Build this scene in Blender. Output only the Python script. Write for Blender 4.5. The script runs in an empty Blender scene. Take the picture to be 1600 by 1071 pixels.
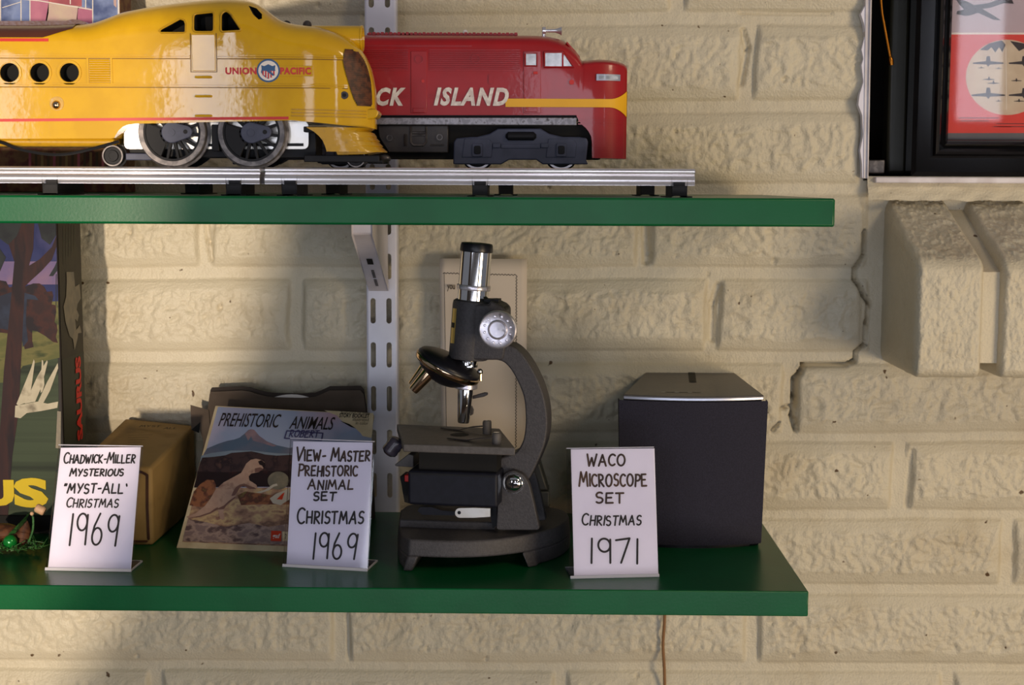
import bpy, bmesh, math, random
import numpy as np
from mathutils import Vector, Matrix

# ---------------------------------------------------------------- camera
W_PX, H_PX, F_PX = 1600, 1071, 2300.0
CAM = Vector((0.0, -1.3362, 0.2967))
PITCH, YAW, ROLL = -0.1077, 0.0147, 0.0041
BASE = Matrix(((1, 0, 0), (0, 0, -1), (0, 1, 0)))
ROT = Matrix.Rotation(YAW, 3, 'Z') @ BASE @ Matrix.Rotation(PITCH, 3, 'X') @ Matrix.Rotation(ROLL, 3, 'Z')
scene = bpy.context.scene
COL = scene.collection
cam_data = bpy.data.cameras.new('camera')
cam_data.sensor_fit = 'HORIZONTAL'
cam_data.sensor_width = 36.0
cam_data.lens = F_PX / W_PX * 36.0
cam_data.clip_start = 0.01
cam_data.dof.use_dof = True
cam_data.dof.focus_distance = 1.12
cam_data.dof.aperture_fstop = 20.0
cam = bpy.data.objects.new('camera', cam_data)
m4 = ROT.to_4x4(); m4.translation = CAM
cam.matrix_world = m4
COL.objects.link(cam)
scene.camera = cam

# ---------------------------------------------------------------- light and exposure
scene.view_settings.view_transform = 'Standard'
scene.view_settings.look = 'None'
scene.view_settings.exposure = 0.0
scene.view_settings.gamma = 1.0
scene.view_settings.use_curve_mapping = False
world = bpy.data.worlds.new('room'); scene.world = world
world.use_nodes = True
bg = world.node_tree.nodes['Background']
bg.inputs[0].default_value = (0.80, 0.84, 0.95, 1); bg.inputs[1].default_value = 0.18

def aim(o, target):
    d = Vector(target) - o.location
    o.rotation_euler = d.to_track_quat('-Z', 'Y').to_euler()

def area(name, loc, target, sx, sy, power, col):
    l = bpy.data.lights.new(name, 'AREA'); l.shape = 'RECTANGLE'; l.size = sx; l.size_y = sy
    l.energy = power; l.color = col
    o = bpy.data.objects.new(name, l); COL.objects.link(o); o.location = loc; aim(o, target); return o

# sky light through the panes of the window opposite, behind the viewer
for nm, x0, x1, z0, z1, pw in (('window_pane_a', -1.70, -1.40, 0.18, 0.85, 5.0), ('window_pane_b', -1.00, -0.80, 0.18, 0.80, 4.0),
                               ('window_pane_c', -0.02, 0.24, 0.18, 0.85, 3.2), ('window_pane_d', 1.33, 1.47, 0.50, 0.95, 1.6)):
    area(nm, ((x0 + x1) / 2, -3.36, (z0 + z1) / 2), ((x0 + x1) / 2, 0, (z0 + z1) / 2), x1 - x0, z1 - z0, pw, (0.82, 0.86, 1.0))
area('cool_fill', (0.30, -3.2, -0.36), (0.1, 0, 0.1), 2.4, 0.55, 17.5, (0.84, 0.88, 1.0))  # added broad cool fill, set low in front of the far wall
area('warm_lamp', (1.50, -1.75, -0.25), (0.42, 0, 0.10), 0.6, 0.6, 18.0, (1.0, 0.78, 0.50))
area('upper_warm_fill', (1.70, -2.0, 1.45), (0.55, 0, 0.2), 0.5, 0.5, 14.0, (1.0, 0.80, 0.55))  # added warm fill from above for the sill top and right wall
sp = bpy.data.lights.new('shadow_edge_spot', 'SPOT')  # added warm spot; its cone edge stands in for a cast shadow's edge
sp.energy = 250.0; sp.color = (1.0, 0.82, 0.62); sp.shadow_soft_size = 0.03; sp.spot_blend = 0.025
spot = bpy.data.objects.new('shadow_edge_spot', sp); COL.objects.link(spot)
spot.location = (-0.50, -2.9, 0.12)

# ---------------------------------------------------------------- pixel -> place helpers
def ray(px, py):
    return ROT @ Vector((px - W_PX / 2, H_PX / 2 - py, -F_PX))
def PY(px, py, y):
    d = ray(px, py); return CAM + d * ((y - CAM.y) / d.y)
def PZ(px, py, z):
    d = ray(px, py); return CAM + d * ((z - CAM.z) / d.z)
def SC(y):                      # metres per pixel at depth y
    return (y - CAM.y) / F_PX

# the spot's edge falls on the wall along a slanting line left of the slotted upright
_p0, _p1 = PY(474, 356, 0), PY(192, 1020, 0)
_mid = (_p0 + _p1) / 2; _d = (_p1 - _p0).normalized(); _nrm = Vector((_d.z, 0, -_d.x))
if _nrm.x > 0: _nrm = -_nrm
_c = _mid + _nrm * 1.05
aim(spot, _c)
_a = (_c - spot.location).normalized(); sp.spot_size = 2 * _a.angle((_mid + _d * 0.10 - spot.location).normalized())

class Plane:
    """A flat working surface: origin, u and v axes, n towards the viewer."""
    def __init__(s, o, u, v):
        s.o = Vector(o); s.u = Vector(u).normalized(); s.v = Vector(v).normalized()
        s.n = s.u.cross(s.v).normalized()
    def px(s, x, y):
        d = ray(x, y); t = (s.o - CAM).dot(s.n) / d.dot(s.n)
        p = CAM + d * t - s.o
        return (p.dot(s.u), p.dot(s.v))
    def pxs(s, pts): return [s.px(*p) for p in pts]
    def at(s, u, v, h=0.0): return s.o + s.u * u + s.v * v + s.n * h
def front(y): return Plane((0, y, 0), (1, 0, 0), (0, 0, 1))
def lean_plane(b0, b1, deg):
    """plane standing on the edge b0-b1, leaning away from the viewer"""
    u = (b1 - b0).normalized(); back = Vector((-u.y, u.x, 0)).normalized()
    a = math.radians(deg)
    v = Vector((0, 0, 1)) * math.cos(a) + back * math.sin(a)
    v = (v - u * v.dot(u)).normalized()
    return Plane(b0, u, v)

# ---------------------------------------------------------------- materials
def lin(c):
    o = []
    for k in c[:3]:
        k = k / 255.0
        o.append(k / 12.92 if k <= 0.04045 else ((k + 0.055) / 1.055) ** 2.4)
    return (o[0], o[1], o[2], 1.0)
def mat(name, col, rough=0.5, metal=0.0, coat=0.0, var=None, vscale=40.0, bump=0.0, bscale=300.0, spec=0.5, trans=0.0, ior=1.45, vlo=0.4, vhi=0.6, stretch=None, detail=4.0):
    m = bpy.data.materials.new(name); m.use_nodes = True
    nt = m.node_tree; N = nt.nodes; L = nt.links; b = N['Principled BSDF']
    b.inputs['Base Color'].default_value = lin(col); b.inputs['Roughness'].default_value = rough
    b.inputs['Metallic'].default_value = metal; b.inputs['Specular IOR Level'].default_value = spec
    b.inputs['Coat Weight'].default_value = coat; b.inputs['Coat Roughness'].default_value = 0.06
    b.inputs['Transmission Weight'].default_value = trans; b.inputs['IOR'].default_value = ior
    tc = N.new('ShaderNodeTexCoord'); src = tc.outputs['Object']
    if stretch:
        mp = N.new('ShaderNodeMapping'); mp.inputs['Scale'].default_value = stretch
        L.new(src, mp.inputs['Vector']); src = mp.outputs['Vector']
    if var is None:
        var = [max(0, k - 5) for k in col]; vlo, vhi = 0.35, 0.65
    cols = [col] + (var if isinstance(var[0], (list, tuple)) else [var])
    n = N.new('ShaderNodeTexNoise'); n.inputs['Scale'].default_value = vscale; n.inputs['Detail'].default_value = detail
    L.new(src, n.inputs['Vector'])
    r = N.new('ShaderNodeValToRGB'); e = r.color_ramp.elements
    e[0].position = vlo; e[1].position = vhi; e[0].color = lin(cols[0]); e[1].color = lin(cols[-1])
    for k, c in enumerate(cols[1:-1]):
        q = e.new(vlo + (vhi - vlo) * (k + 1) / (len(cols) - 1)); q.color = lin(c)
    L.new(n.outputs['Fac'], r.inputs['Fac']); L.new(r.outputs['Color'], b.inputs['Base Color'])
    if bump:
        n2 = N.new('ShaderNodeTexNoise'); n2.inputs['Scale'].default_value = bscale; n2.inputs['Detail'].default_value = 5
        L.new(src, n2.inputs['Vector'])
        bp = N.new('ShaderNodeBump'); bp.inputs['Strength'].default_value = bump; bp.inputs['Distance'].default_value = 0.001
        L.new(n2.outputs['Fac'], bp.inputs['Height']); L.new(bp.outputs['Normal'], b.inputs['Normal'])
        if coat: L.new(bp.outputs['Normal'], b.inputs['Coat Normal'])
    return m
def clear_sheet(name, tint=(1, 1, 1), amount=0.9):
    """clear plastic or picture glass: see-through with Fresnel gloss"""
    m = bpy.data.materials.new(name); m.use_nodes = True
    nt = m.node_tree; N = nt.nodes; L = nt.links
    N.remove(N['Principled BSDF']); out = N['Material Output']
    t = N.new('ShaderNodeBsdfTransparent'); t.inputs[0].default_value = (*tint, 1)
    g = N.new('ShaderNodeBsdfGlossy'); g.inputs['Roughness'].default_value = 0.03
    f = N.new('ShaderNodeFresnel'); f.inputs['IOR'].default_value = 1.5
    mu = N.new('ShaderNodeMath'); mu.operation = 'MULTIPLY'; mu.inputs[1].default_value = amount
    mx = N.new('ShaderNodeMixShader')
    L.new(f.outputs[0], mu.inputs[0]); L.new(mu.outputs[0], mx.inputs[0]); L.new(t.outputs[0], mx.inputs[1]); L.new(g.outputs[0], mx.inputs[2])
    L.new(mx.outputs[0], out.inputs['Surface'])
    return m

M = {}
M['paint'] = None
M['green'] = mat('green_melamine', (2, 88, 46), 0.30, spec=.35, var=(2, 82, 42), vscale=25, bump=0.05, bscale=500)
M['yellow'] = mat('yellow_enamel', (206, 160, 8), 0.45, coat=0.8, spec=.25, var=(199, 153, 6), vscale=60, bump=0.05, bscale=200)
M['yellow_old'] = mat('worn_yellow_enamel', (186, 142, 14), 0.4, coat=0.5, var=[(186, 142, 14), (176, 134, 16), (110, 90, 40)], vscale=180, vlo=0.4, vhi=0.78, bump=0.15, bscale=260)
M['red_plastic'] = mat('red_plastic', (158, 14, 20), 0.36, coat=0.35, var=(150, 13, 18), vscale=60, bump=0.04)
M['red_trim'] = mat('red_stripe_paint', (196, 40, 30), 0.4)
M['yellow_stripe'] = mat('yellow_stripe_paint', (236, 176, 26), 0.4)
M['white_ink'] = mat('white_lettering', (232, 224, 216), 0.5, var=(205, 190, 185), vscale=250)
M['brown_roof'] = mat('brown_roof_enamel', (84, 44, 28), 0.35, coat=0.4, bump=0.15)
M['black_metal'] = mat('black_metal', (22, 22, 26), 0.55, spec=.3, bump=0.1)
M['slate_metal'] = mat('slate_plastic', (66, 70, 92), 0.5, var=(56, 60, 80), vscale=90)
M['dark'] = mat('dark_interior', (14, 12, 10), 0.8)
M['grille'] = mat('brown_grille', (92, 50, 26), 0.5, var=(56, 28, 12), vscale=300)
M['floor'] = mat('brown_floor', (96, 74, 56), 0.5, var=(80, 60, 46), vscale=4)
M['grille_dark'] = mat('brown_grille_recess', (34, 16, 8), 0.6)
M['steel'] = mat('tin_rail', (238, 234, 236), 0.24, metal=0.8, var=(226, 220, 220), vscale=90, stretch=(0.2, 1, 1))
M['nickel'] = mat('nickel_plate', (236, 232, 226), 0.30, metal=0.7, var=(226, 220, 210), vscale=60)
M['grey_strip'] = mat('grey_metal_strip', (120, 116, 120), 0.38, metal=0.6, var=[(150, 146, 150), (70, 64, 64)], vscale=260, vlo=0.42, vhi=0.7)
M['tank'] = mat('dark_tank_plastic', (62, 56, 54), 0.45, var=(52, 46, 46), vscale=90)
M['rim'] = mat('worn_wheel_rim', (112, 106, 104), 0.4, metal=0.6, var=(80, 76, 76), vscale=200)
M['bright_rim'] = mat('bright_wheel_rim', (176, 172, 174), 0.32, metal=0.9)
M['seam'] = mat('grimy_shaded_yellow_seam', (128, 92, 14), 0.6)  # darker yellow strips: groove shade put into the colour, along with grime
M['cap_glass'] = mat('smoky_ridged_plastic', (64, 60, 72), 0.25, var=(52, 48, 60), vscale=200)
M['cabin_glass'] = mat('pale_cab_window', (150, 156, 170), 0.15, coat=0.6, var=(196, 202, 214), vscale=110)  # pale tone stands in for light reflected in the cab windows
M['blue_badge'] = mat('badge_blue', (44, 86, 132), 0.4)
M['white_badge'] = mat('badge_white', (228, 220, 212), 0.4)
M['standard_white'] = mat('white_lacquered_steel', (222, 222, 238), 0.32, var=(214, 214, 230), vscale=30, coat=0.2)
M['bracket_white'] = mat('bracket_lacquer', (214, 208, 214), 0.35, var=(204, 196, 200), vscale=30)
M['chrome'] = mat('chrome', (230, 228, 228), 0.07, metal=1.0)
M['warm_chrome'] = mat('warm_chrome', (214, 184, 150), 0.13, metal=1.0)
M['alum'] = mat('clear_ridged_knob', (204, 200, 210), 0.28, metal=0.75, var=[(222, 218, 224), (150, 144, 152)], vscale=160, vlo=0.45, vhi=0.7)
M['scope'] = mat('grey_hammertone_paint', (72, 69, 71), 0.55, var=(64, 61, 63), vscale=500, bump=0.35, bscale=900)
M['scope_top'] = mat('grey_stage_paint', (92, 87, 84), 0.5, var=(84, 79, 76), vscale=300, bump=0.2, bscale=900)
M['black_plastic'] = mat('black_plastic', (22, 22, 30), 0.35, bump=0.05)
M['blue_black'] = mat('blue_black_plastic', (24, 25, 36), 0.5, spec=.3, var=(20, 21, 31), vscale=200)
M['red_bit'] = mat('red_switch_plastic', (196, 22, 16), 0.4)
M['gold'] = mat('gold_label', (206, 178, 96), 0.35, metal=0.5)
M['grille_cloth'] = mat('speaker_cloth', (41, 39, 54), 0.85, var=(34, 32, 46), vscale=900, bump=0.6, bscale=1500)
M['speaker_top'] = mat('grey_speaker_plastic', (88, 84, 84), 0.42, var=(82, 78, 78), vscale=300, bump=0.08)
M['silver_trim'] = mat('silver_trim', (176, 180, 196), 0.3, metal=0.6)
M['card'] = mat('white_card', (240, 234, 248), 0.6, var=(234, 228, 243), vscale=18)
M['ink'] = mat('marker_ink', (30, 24, 26), 0.5, var=(46, 36, 36), vscale=90)
M['brown_ink'] = mat('brown_marker_ink', (92, 66, 50), 0.5, var=(58, 40, 34), vscale=60)
M['acrylic'] = clear_sheet('clear_acrylic', (0.97, 0.97, 0.98), 0.9)
M['acrylic_edge_glint'] = mat('acrylic_edge_glint', (222, 220, 230), 0.35, spec=0.5)  # opaque near-white stands in for reflections along the clear acrylic edges
M['glass'] = clear_sheet('picture_glass', (1, 1, 1), 1.0)
M['cardboard'] = mat('brown_cardboard', (150, 121, 72), 0.75, var=[(150, 121, 72), (138, 110, 62), (104, 82, 48)], vscale=26, vlo=0.35, vhi=0.72, bump=0.12, bscale=220)
M['tape'] = mat('dark_paper_tape', (74, 44, 24), 0.5, var=(54, 30, 18), vscale=60)
M['kraft_ink'] = mat('faded_print', (84, 66, 42), 0.8)
M['sleeve'] = mat('grey_brown_sleeve', (92, 78, 66), 0.75, var=(84, 70, 58), vscale=40)
M['sleeve_dark'] = mat('sleeve_fold', (60, 50, 44), 0.8)
M['ivory'] = mat('ivory_paper_edge', (216, 196, 160), 0.65, var=(198, 176, 140), vscale=60)
M['paper'] = mat('aged_cream_paper', (226, 210, 192), 0.7, var=[(228, 212, 194), (220, 202, 182), (196, 170, 138)], vscale=9, vlo=0.4, vhi=0.75)
M['paper_ink'] = mat('grey_print', (84, 74, 66), 0.8)
M['white_frame'] = mat('white_window_frame', (226, 220, 224), 0.45, var=(206, 198, 200), vscale=40)
M['caulk'] = mat('white_caulk', (232, 230, 244), 0.5)
M['gloss_black'] = mat('gloss_black_lacquer', (10, 9, 10), 0.12, coat=0.6)
M['olive'] = mat('dark_olive_paint', (46, 44, 34), 0.4)
M['dark_brown'] = mat('dark_brown_wood', (26, 16, 11), 0.6, var=(18, 12, 9), vscale=40)
M['brass'] = mat('old_brass', (170, 110, 40), 0.3, metal=1.0)
M['cord'] = mat('brown_cord', (140, 100, 62), 0.6)

# ---------------------------------------------------------------- mesh building
class MB:
    def __init__(s): s.v = []; s.f = []; s.mi = []; s.mats = []
    def _m(s, m):
        m = M[m] if isinstance(m, str) else m
        if m not in s.mats: s.mats.append(m)
        return s.mats.index(m)
    def add(s, verts, faces, m):
        k = s._m(m); b = len(s.v)
        s.v += [Vector(p) for p in verts]
        for f in faces: s.f.append(tuple(b + i for i in f)); s.mi.append(k)
        return s
    def hexa(s, p, m):   # 8 points: 4 of one side, then 4 of the other, same order
        return s.add(p, [(0, 1, 2, 3), (4, 7, 6, 5), (0, 4, 5, 1), (1, 5, 6, 2), (2, 6, 7, 3), (3, 7, 4, 0)], m)
    def box(s, lo, hi, m):
        (x0, y0, z0), (x1, y1, z1) = lo, hi
        return s.hexa([(x0, y0, z0), (x1, y0, z0), (x1, y0, z1), (x0, y0, z1), (x0, y1, z0), (x1, y1, z0), (x1, y1, z1), (x0, y1, z1)], m)
    def prism(s, pl, pts, h0, h1, m, inset=0.0):
        n = len(pts); a = [pl.at(u, v, h1) for u, v in pts]; b = [pl.at(u, v, h0) for u, v in pts]
        s.add(a + b, [tuple(range(n)), tuple(range(2 * n - 1, n - 1, -1))] + [(i, i + n, (i + 1) % n + n, (i + 1) % n) for i in range(n)], m)
        return s
    def flat(s, pl, pts, h, m):
        return s.add([pl.at(u, v, h) for u, v in pts], [tuple(range(len(pts)))], m)
    def pflat(s, pl, pts, h, m): return s.flat(pl, pl.pxs(pts), h, m)
    def pprism(s, pl, pts, h0, h1, m): return s.prism(pl, pl.pxs(pts), h0, h1, m)
    def lathe(s, a, b, prof, m, n=28, caps=True):
        """prof: (t, r) with t in metres along a->b"""
        a = Vector(a); ax = (Vector(b) - a).normalized()
        u = ax.orthogonal().normalized(); w = ax.cross(u); V = []; F = []
        for t, r in prof:
            for k in range(n):
                g = 2 * math.pi * k / n; V.append(a + ax * t + (u * math.cos(g) + w * math.sin(g)) * max(r, 1e-5))
        for i in range(len(prof) - 1):
            for k in range(n):
                F.append((i * n + k, i * n + (k + 1) % n, (i + 1) * n + (k + 1) % n, (i + 1) * n + k))
        if caps: F += [tuple(range(n - 1, -1, -1)), tuple((len(prof) - 1) * n + k for k in range(n))]
        return s.add(V, F, m)
    def cyl(s, a, b, r0, m, r1=None, n=24):
        return s.lathe(a, b, [(0, r0), ((Vector(b) - Vector(a)).length, r0 if r1 is None else r1)], m, n)
    def ring(s, a, b, ri, ro, m, n=40):
        t = (Vector(b) - Vector(a)).length
        return s.lathe(a, b, [(0, ri), (0, ro), (t, ro), (t, ri), (0, ri)], m, n, caps=False)
    def tube(s, path, r, m, n=10):
        path = [Vector(p) for p in path]; V = []; F = []
        u = None
        for i, p in enumerate(path):
            d = (path[min(i + 1, len(path) - 1)] - path[max(i - 1, 0)]).normalized()
            if u is None: u = d.orthogonal().normalized()
            u = (u - d * u.dot(d)).normalized(); w = d.cross(u)
            for k in range(n):
                g = 2 * math.pi * k / n; V.append(p + (u * math.cos(g) + w * math.sin(g)) * r)
        for i in range(len(path) - 1):
            for k in range(n): F.append((i * n + k, i * n + (k + 1) % n, (i + 1) * n + (k + 1) % n, (i + 1) * n + k))
        F += [tuple(range(n - 1, -1, -1)), tuple((len(path) - 1) * n + k for k in range(n))]
        return s.add(V, F, m)
    def ball(s, c, r, m, n=14, sq=(1, 1, 1)):
        V = []; F = []; c = Vector(c); h = n // 2
        for i in range(h + 1):
            t = math.pi * i / h
            for k in range(n):
                g = 2 * math.pi * k / n
                V.append(c + Vector((math.sin(t) * math.cos(g) * sq[0], math.sin(t) * math.sin(g) * sq[1], math.cos(t) * sq[2])) * max(r, 1e-6))
        for i in range(h):
            for k in range(n): F.append((i * n + k, (i + 1) * n + k, (i + 1) * n + (k + 1) % n, i * n + (k + 1) % n))
        return s.add(V, F, m)
    def grid(s, rows, m):
        nr, nc = len(rows), len(rows[0]); V = [p for r in rows for p in r]
        return s.add(V, [(i * nc + j, i * nc + j + 1, (i + 1) * nc + j + 1, (i + 1) * nc + j) for i in range(nr - 1) for j in range(nc - 1)], m)
    def ribbon(s, pl, pts, w, h, m, t=0.00012):
        """a pen stroke lying on a plane"""
        for i in range(len(pts) - 1):
            a = Vector(pts[i]); b = Vector(pts[i + 1]); d = b - a
            if d.length < 1e-7: continue
            d.normalize(); q = Vector((-d.y, d.x)) * w / 2
            s.flat(pl, [a - q, b - q, b + q, a + q], h, m)
        for k, p in enumerate(pts):
            s.flat(pl, [(p[0] + math.cos(g * math.pi / 4) * w / 2, p[1] + math.sin(g * math.pi / 4) * w / 2) for g in range(8)], h + (k % 2 + 1) * 0.000004, m)
        return s
    def build(s, name, parent=None, base=None, smooth=35, bevel=0.0, segs=2, recalc=True, label=None):
        me = bpy.data.meshes.new(name)
        off = Vector(parent['_o']) if parent is not None else (Vector(base) if base is not None else Vector((0, 0, 0)))
        me.from_pydata([tuple(p - off) for p in s.v], [], s.f)
        for m in s.mats: me.materials.append(m)
        me.polygons.foreach_set('material_index', s.mi)
        bm = bmesh.new(); bm.from_mesh(me)
        bmesh.ops.remove_doubles(bm, verts=bm.verts, dist=1e-7)
        if recalc: bmesh.ops.recalc_face_normals(bm, faces=bm.faces)
        bm.to_mesh(me); bm.free()
        if smooth:
            me.polygons.foreach_set('use_smooth', [True] * len(me.polygons))
            me.set_sharp_from_angle(angle=math.radians(smooth))
        o = bpy.data.objects.new(name, me); COL.objects.link(o)
        if parent is not None:
            o.parent = parent; o['_o'] = parent['_o']
        else:
            o.location = off; o['_o'] = tuple(off)
        if bevel:
            b = o.modifiers.new('bevel', 'BEVEL'); b.width = bevel; b.segments = segs; b.limit_method = 'ANGLE'; b.angle_limit = math.radians(40)
        if label: o['label'] = label
        return o
def thing(name, base, label, cat, group=None):
    o = bpy.data.objects.new(name, None); COL.objects.link(o); o.location = base
    o.empty_display_size = 0.02
    o['_o'] = tuple(base); tag(o, label, cat, group); return o
def tag(o, label, cat, group=None):
    o['label'] = label; o['category'] = cat
    if group: o['group'] = group
    return o
def struct(o): o['kind'] = 'structure'; return o
def carve(o, cutter):
    """cut a pocket out of a mesh with another mesh, keep the result as plain mesh"""
    c = cutter.build('cutter', base=(0, 0, 0), smooth=0)
    bm_ = o.modifiers.new('cut', 'BOOLEAN'); bm_.operation = 'DIFFERENCE'; bm_.solver = 'EXACT'; bm_.object = c
    bm_.material_mode = 'TRANSFER'
    bpy.context.view_layer.update()
    dg = bpy.context.evaluated_depsgraph_get()
    new = bpy.data.meshes.new_from_object(o.evaluated_get(dg))
    o.modifiers.remove(bm_); o.data = new
    bpy.data.objects.remove(c)
    if len(new.polygons):
        new.polygons.foreach_set('use_smooth', [True] * len(new.polygons)); new.set_sharp_from_angle(angle=math.radians(35))
def rounded(pts, r, n=4):
    out = []; k = len(pts)
    for i in range(k):
        p = Vector(pts[i]); a = Vector(pts[i - 1]) - p; b = Vector(pts[(i + 1) % k]) - p
        q = min(r, a.length * 0.49, b.length * 0.49)
        A = p + a.normalized() * q; B = p + b.normalized() * q
        for j in range(n + 1):
            t = j / n; out.append(tuple(A * (1 - t) ** 2 + p * 2 * t * (1 - t) + B * t * t))
    return out
def circle(cx, cy, r, n=28, ry=None, a0=0.0, a1=360.0):
    full = abs(a1 - a0) >= 360
    return [(cx + r * math.cos(math.radians(a0 + (a1 - a0) * k / (n if full else n - 1))), cy + (ry or r) * math.sin(math.radians(a0 + (a1 - a0) * k / (n if full else n - 1)))) for k in range(n)]
def smooth_line(pts, n=6):
    """Catmull-Rom through the points"""
    out = []; P = [Vector(p) for p in pts]
    for i in range(len(P) - 1):
        a, b, c, d = P[max(i - 1, 0)], P[i], P[i + 1], P[min(i + 2, len(P) - 1)]
        for j in range(n):
            t = j / n
            out.append(tuple(0.5 * ((2 * b) + (c - a) * t + (2 * a - 5 * b + 4 * c - d) * t * t + (3 * b - a - 3 * c + d) * t ** 3)))
    out.append(tuple(P[-1])); return out

# pen-stroke capitals, cap height 1
def arc(cx, cy, rx, ry, a0, a1, n=8):
    return [(cx + rx * math.cos(math.radians(a0 + (a1 - a0) * k / n)), cy + ry * math.sin(math.radians(a0 + (a1 - a0) * k / n))) for k in range(n + 1)]
G = {
 'A': [[(0, 0), (.36, 1), (.7, 0)], [(.12, .36), (.6, .36)]],
 'B': [[(.05, 0), (.05, 1)], [(.05, 1)] + arc(.3, .76, .26, .24, 90, -90) + [(.05, .52)], [(.05, .52)] + arc(.32, .26, .3, .26, 90, -90) + [(.05, 0)]],
 'C': [arc(.38, .5, .36, .5, 50, 310, 18)],
 'D': [[(.05, 0), (.05, 1)], [(.0, 1)] + arc(.2, .5, .46, .5, 90, -90, 10) + [(.0, 0)]],
 'E': [[(.55, 1), (.04, .98), (.04, 0), (.6, .02)], [(.04, .52), (.46, .54)]],
 'F': [[(.55, 1), (.04, .98), (.04, 0)], [(.04, .52), (.42, .54)]],
 'G': [arc(.38, .5, .36, .5, 50, 330, 12) + [(.7, .42), (.4, .42)]],
 'H': [[(.04, 1), (.04, 0)], [(.6, 1), (.6, 0)], [(.04, .5), (.6, .5)]],
 'I': [[(.06, 1), (.06, 0)]],
 'K': [[(.04, 1), (.04, 0)], [(.56, 1), (.06, .46), (.6, 0)]],
 'L': [[(.04, 1), (.04, 0), (.55, .02)]],
 'M': [[(0, 0), (.14, 1), (.42, .3), (.7, 1), (.86, 0)]],
 'N': [[(.04, 0), (.04, 1), (.58, 0), (.58, 1)]],
 'O': [arc(.38, .5, .36, .5, 90, 450, 22)],
 'P': [[(.05, 0), (.05, 1)], [(0, 1)] + arc(.28, .74, .3, .26, 90, -90) + [(.05, .48)]],
 'R': [[(.05, 0), (.05, 1)], [(0, 1)] + arc(.26, .76, .28, .24, 90, -90) + [(.1, .5), (.6, 0)]],
 'S': [arc(.3, .75, .25, .25, 40, 250, 8) + arc(.3, .25, .27, .26, 80, -140, 8)],
 'T': [[(0, .98), (.62, 1)], [(.3, 1), (.3, 0)]],
 'U': [[(.04, 1), (.04, .35)] + arc(.32, .32, .28, .32, 180, 360) + [(.6, 1)]],
 'V': [[(0, 1), (.3, 0), (.66, 1)]],
 'W': [[(0, 1), (.2, 0), (.42, .7), (.62, 0), (.86, 1)]],
 'Y': [[(0, 1), (.3, .5)], [(.62, 1), (.22, 0)]],
 '1': [[(.1, 1), (.06, 0)]],
 '6': [[(.36, 1), (.12, .6)] + arc(.3, .27, .25, .27, 160, -200, 26)],
 '7': [[(0, .92), (.6, 1), (.2, 0)]],
 '9': [arc(.3, .72, .26, .27, 20, 380, 26), [(.57, .95), (.54, 0)]],
 '-': [[(.05, .45), (.35, .48)]], '.': [[(.05, .4), (.12, .42)]], '"': [[(.05, 1), (.0, .82)], [(.22, 1), (.17, .82)]], "'": [[(.05, 1), (.12, .8)]],
 '2': [arc(.3, .72, .27, .27, 160, -30, 8) + [(0, 0), (.6, .02)]],
 '0': [arc(.32, .5, .3, .5, 90, 450, 22)], '3': [arc(.26, .75, .27, .25, 140, -80, 8), arc(.26, .27, .3, .27, 80, -140, 8)],
}
def write(mb, pl, text, u0, u1, v0, cap, w, h, m, seed=0, first=1.0, slant=0.0, jit=0.035, rise=0.0):
    """hand letter a word so that it spans u0..u1; a capital at the start of a word is 'first' times taller"""
    rnd = random.Random(seed); gap = 0.24; x = 0.0; items = []
    new = True
    for ch in text:
        if ch == ' ': x += 0.5; new = True; continue
        g = G[ch]; k = first if new and ch.isalpha() else 1.0
        wd = max(p[0] for st in g for p in st)
        items.append((g, x, k)); x += wd * k + gap; new = ch == '-'
    tot = x - gap; sx = (u1 - u0) / tot
    for g, x, k in items:
        dy = rnd.uniform(-jit, jit); tw = rnd.uniform(-0.06, 0.06) * (jit > 0)
        for st in g:
            pts = []
            for (a, b) in st:
                a2 = (a * k + x) * sx + (b * k * cap) * (slant + tw); b2 = (b * k + dy) * cap
                pts.append((u0 + a2, v0 + b2 + rise * ((a * k + x) / tot)))
            mb.ribbon(pl, pts, w, h, m)
def type_text(mb, pl, text, u0, v0, u1, v1, h, m, shear=0.0, bold=0.0, space=1.0):
    """printed letters (Blender's own typeface) fitted to a box on a plane"""
    cu = bpy.data.curves.new('t', 'FONT'); cu.body = text; cu.shear = shear; cu.offset = bold; cu.space_character = space; cu.resolution_u = 3
    ob = bpy.data.objects.new('t', cu); COL.objects.link(ob)
    bpy.context.view_layer.update()
    me = ob.evaluated_get(bpy.context.evaluated_depsgraph_get()).to_mesh()
    V = [v.co.copy() for v in me.vertices]; F = [tuple(p.vertices) for p in me.polygons]
    bpy.data.objects.remove(ob); bpy.data.curves.remove(cu)
    x0 = min(p.x for p in V); x1 = max(p.x for p in V); y0 = min(p.y for p in V); y1 = max(p.y for p in V)
    mb.add([pl.at(u0 + (p.x - x0) / (x1 - x0) * (u1 - u0), v0 + (p.y - y0) / (y1 - y0) * (v1 - v0), h) for p in V], F, m)

# ================================================================ THE SETTING
rng = np.random.default_rng(7)
def vnoise(X, Z, f, seed):
    r = np.random.default_rng(seed); T = r.random((256, 256))
    x = X * f; z = Z * f; xi = np.floor(x).astype(int); zi = np.floor(z).astype(int); fx = x - xi; fz = z - zi
    fx = fx * fx * (3 - 2 * fx); fz = fz * fz * (3 - 2 * fz)
    g = lambda a, b: T[a % 256, b % 256]
    return (g(xi, zi) * (1 - fx) + g(xi + 1, zi) * fx) * (1 - fz) + (g(xi, zi + 1) * (1 - fx) + g(xi + 1, zi + 1) * fx) * fz
def fbm(X, Z, f, seed, o=4, ridged=False):
    s = 0; a = 1; t = 0
    for k in range(o):
        n = vnoise(X + 0.37 * k, Z - 0.21 * k, f * 2 ** k, seed + k)
        if ridged: n = 1 - np.abs(2 * n - 1)
        s = s + a * n; t += a; a *= 0.55
    return s / t
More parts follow.
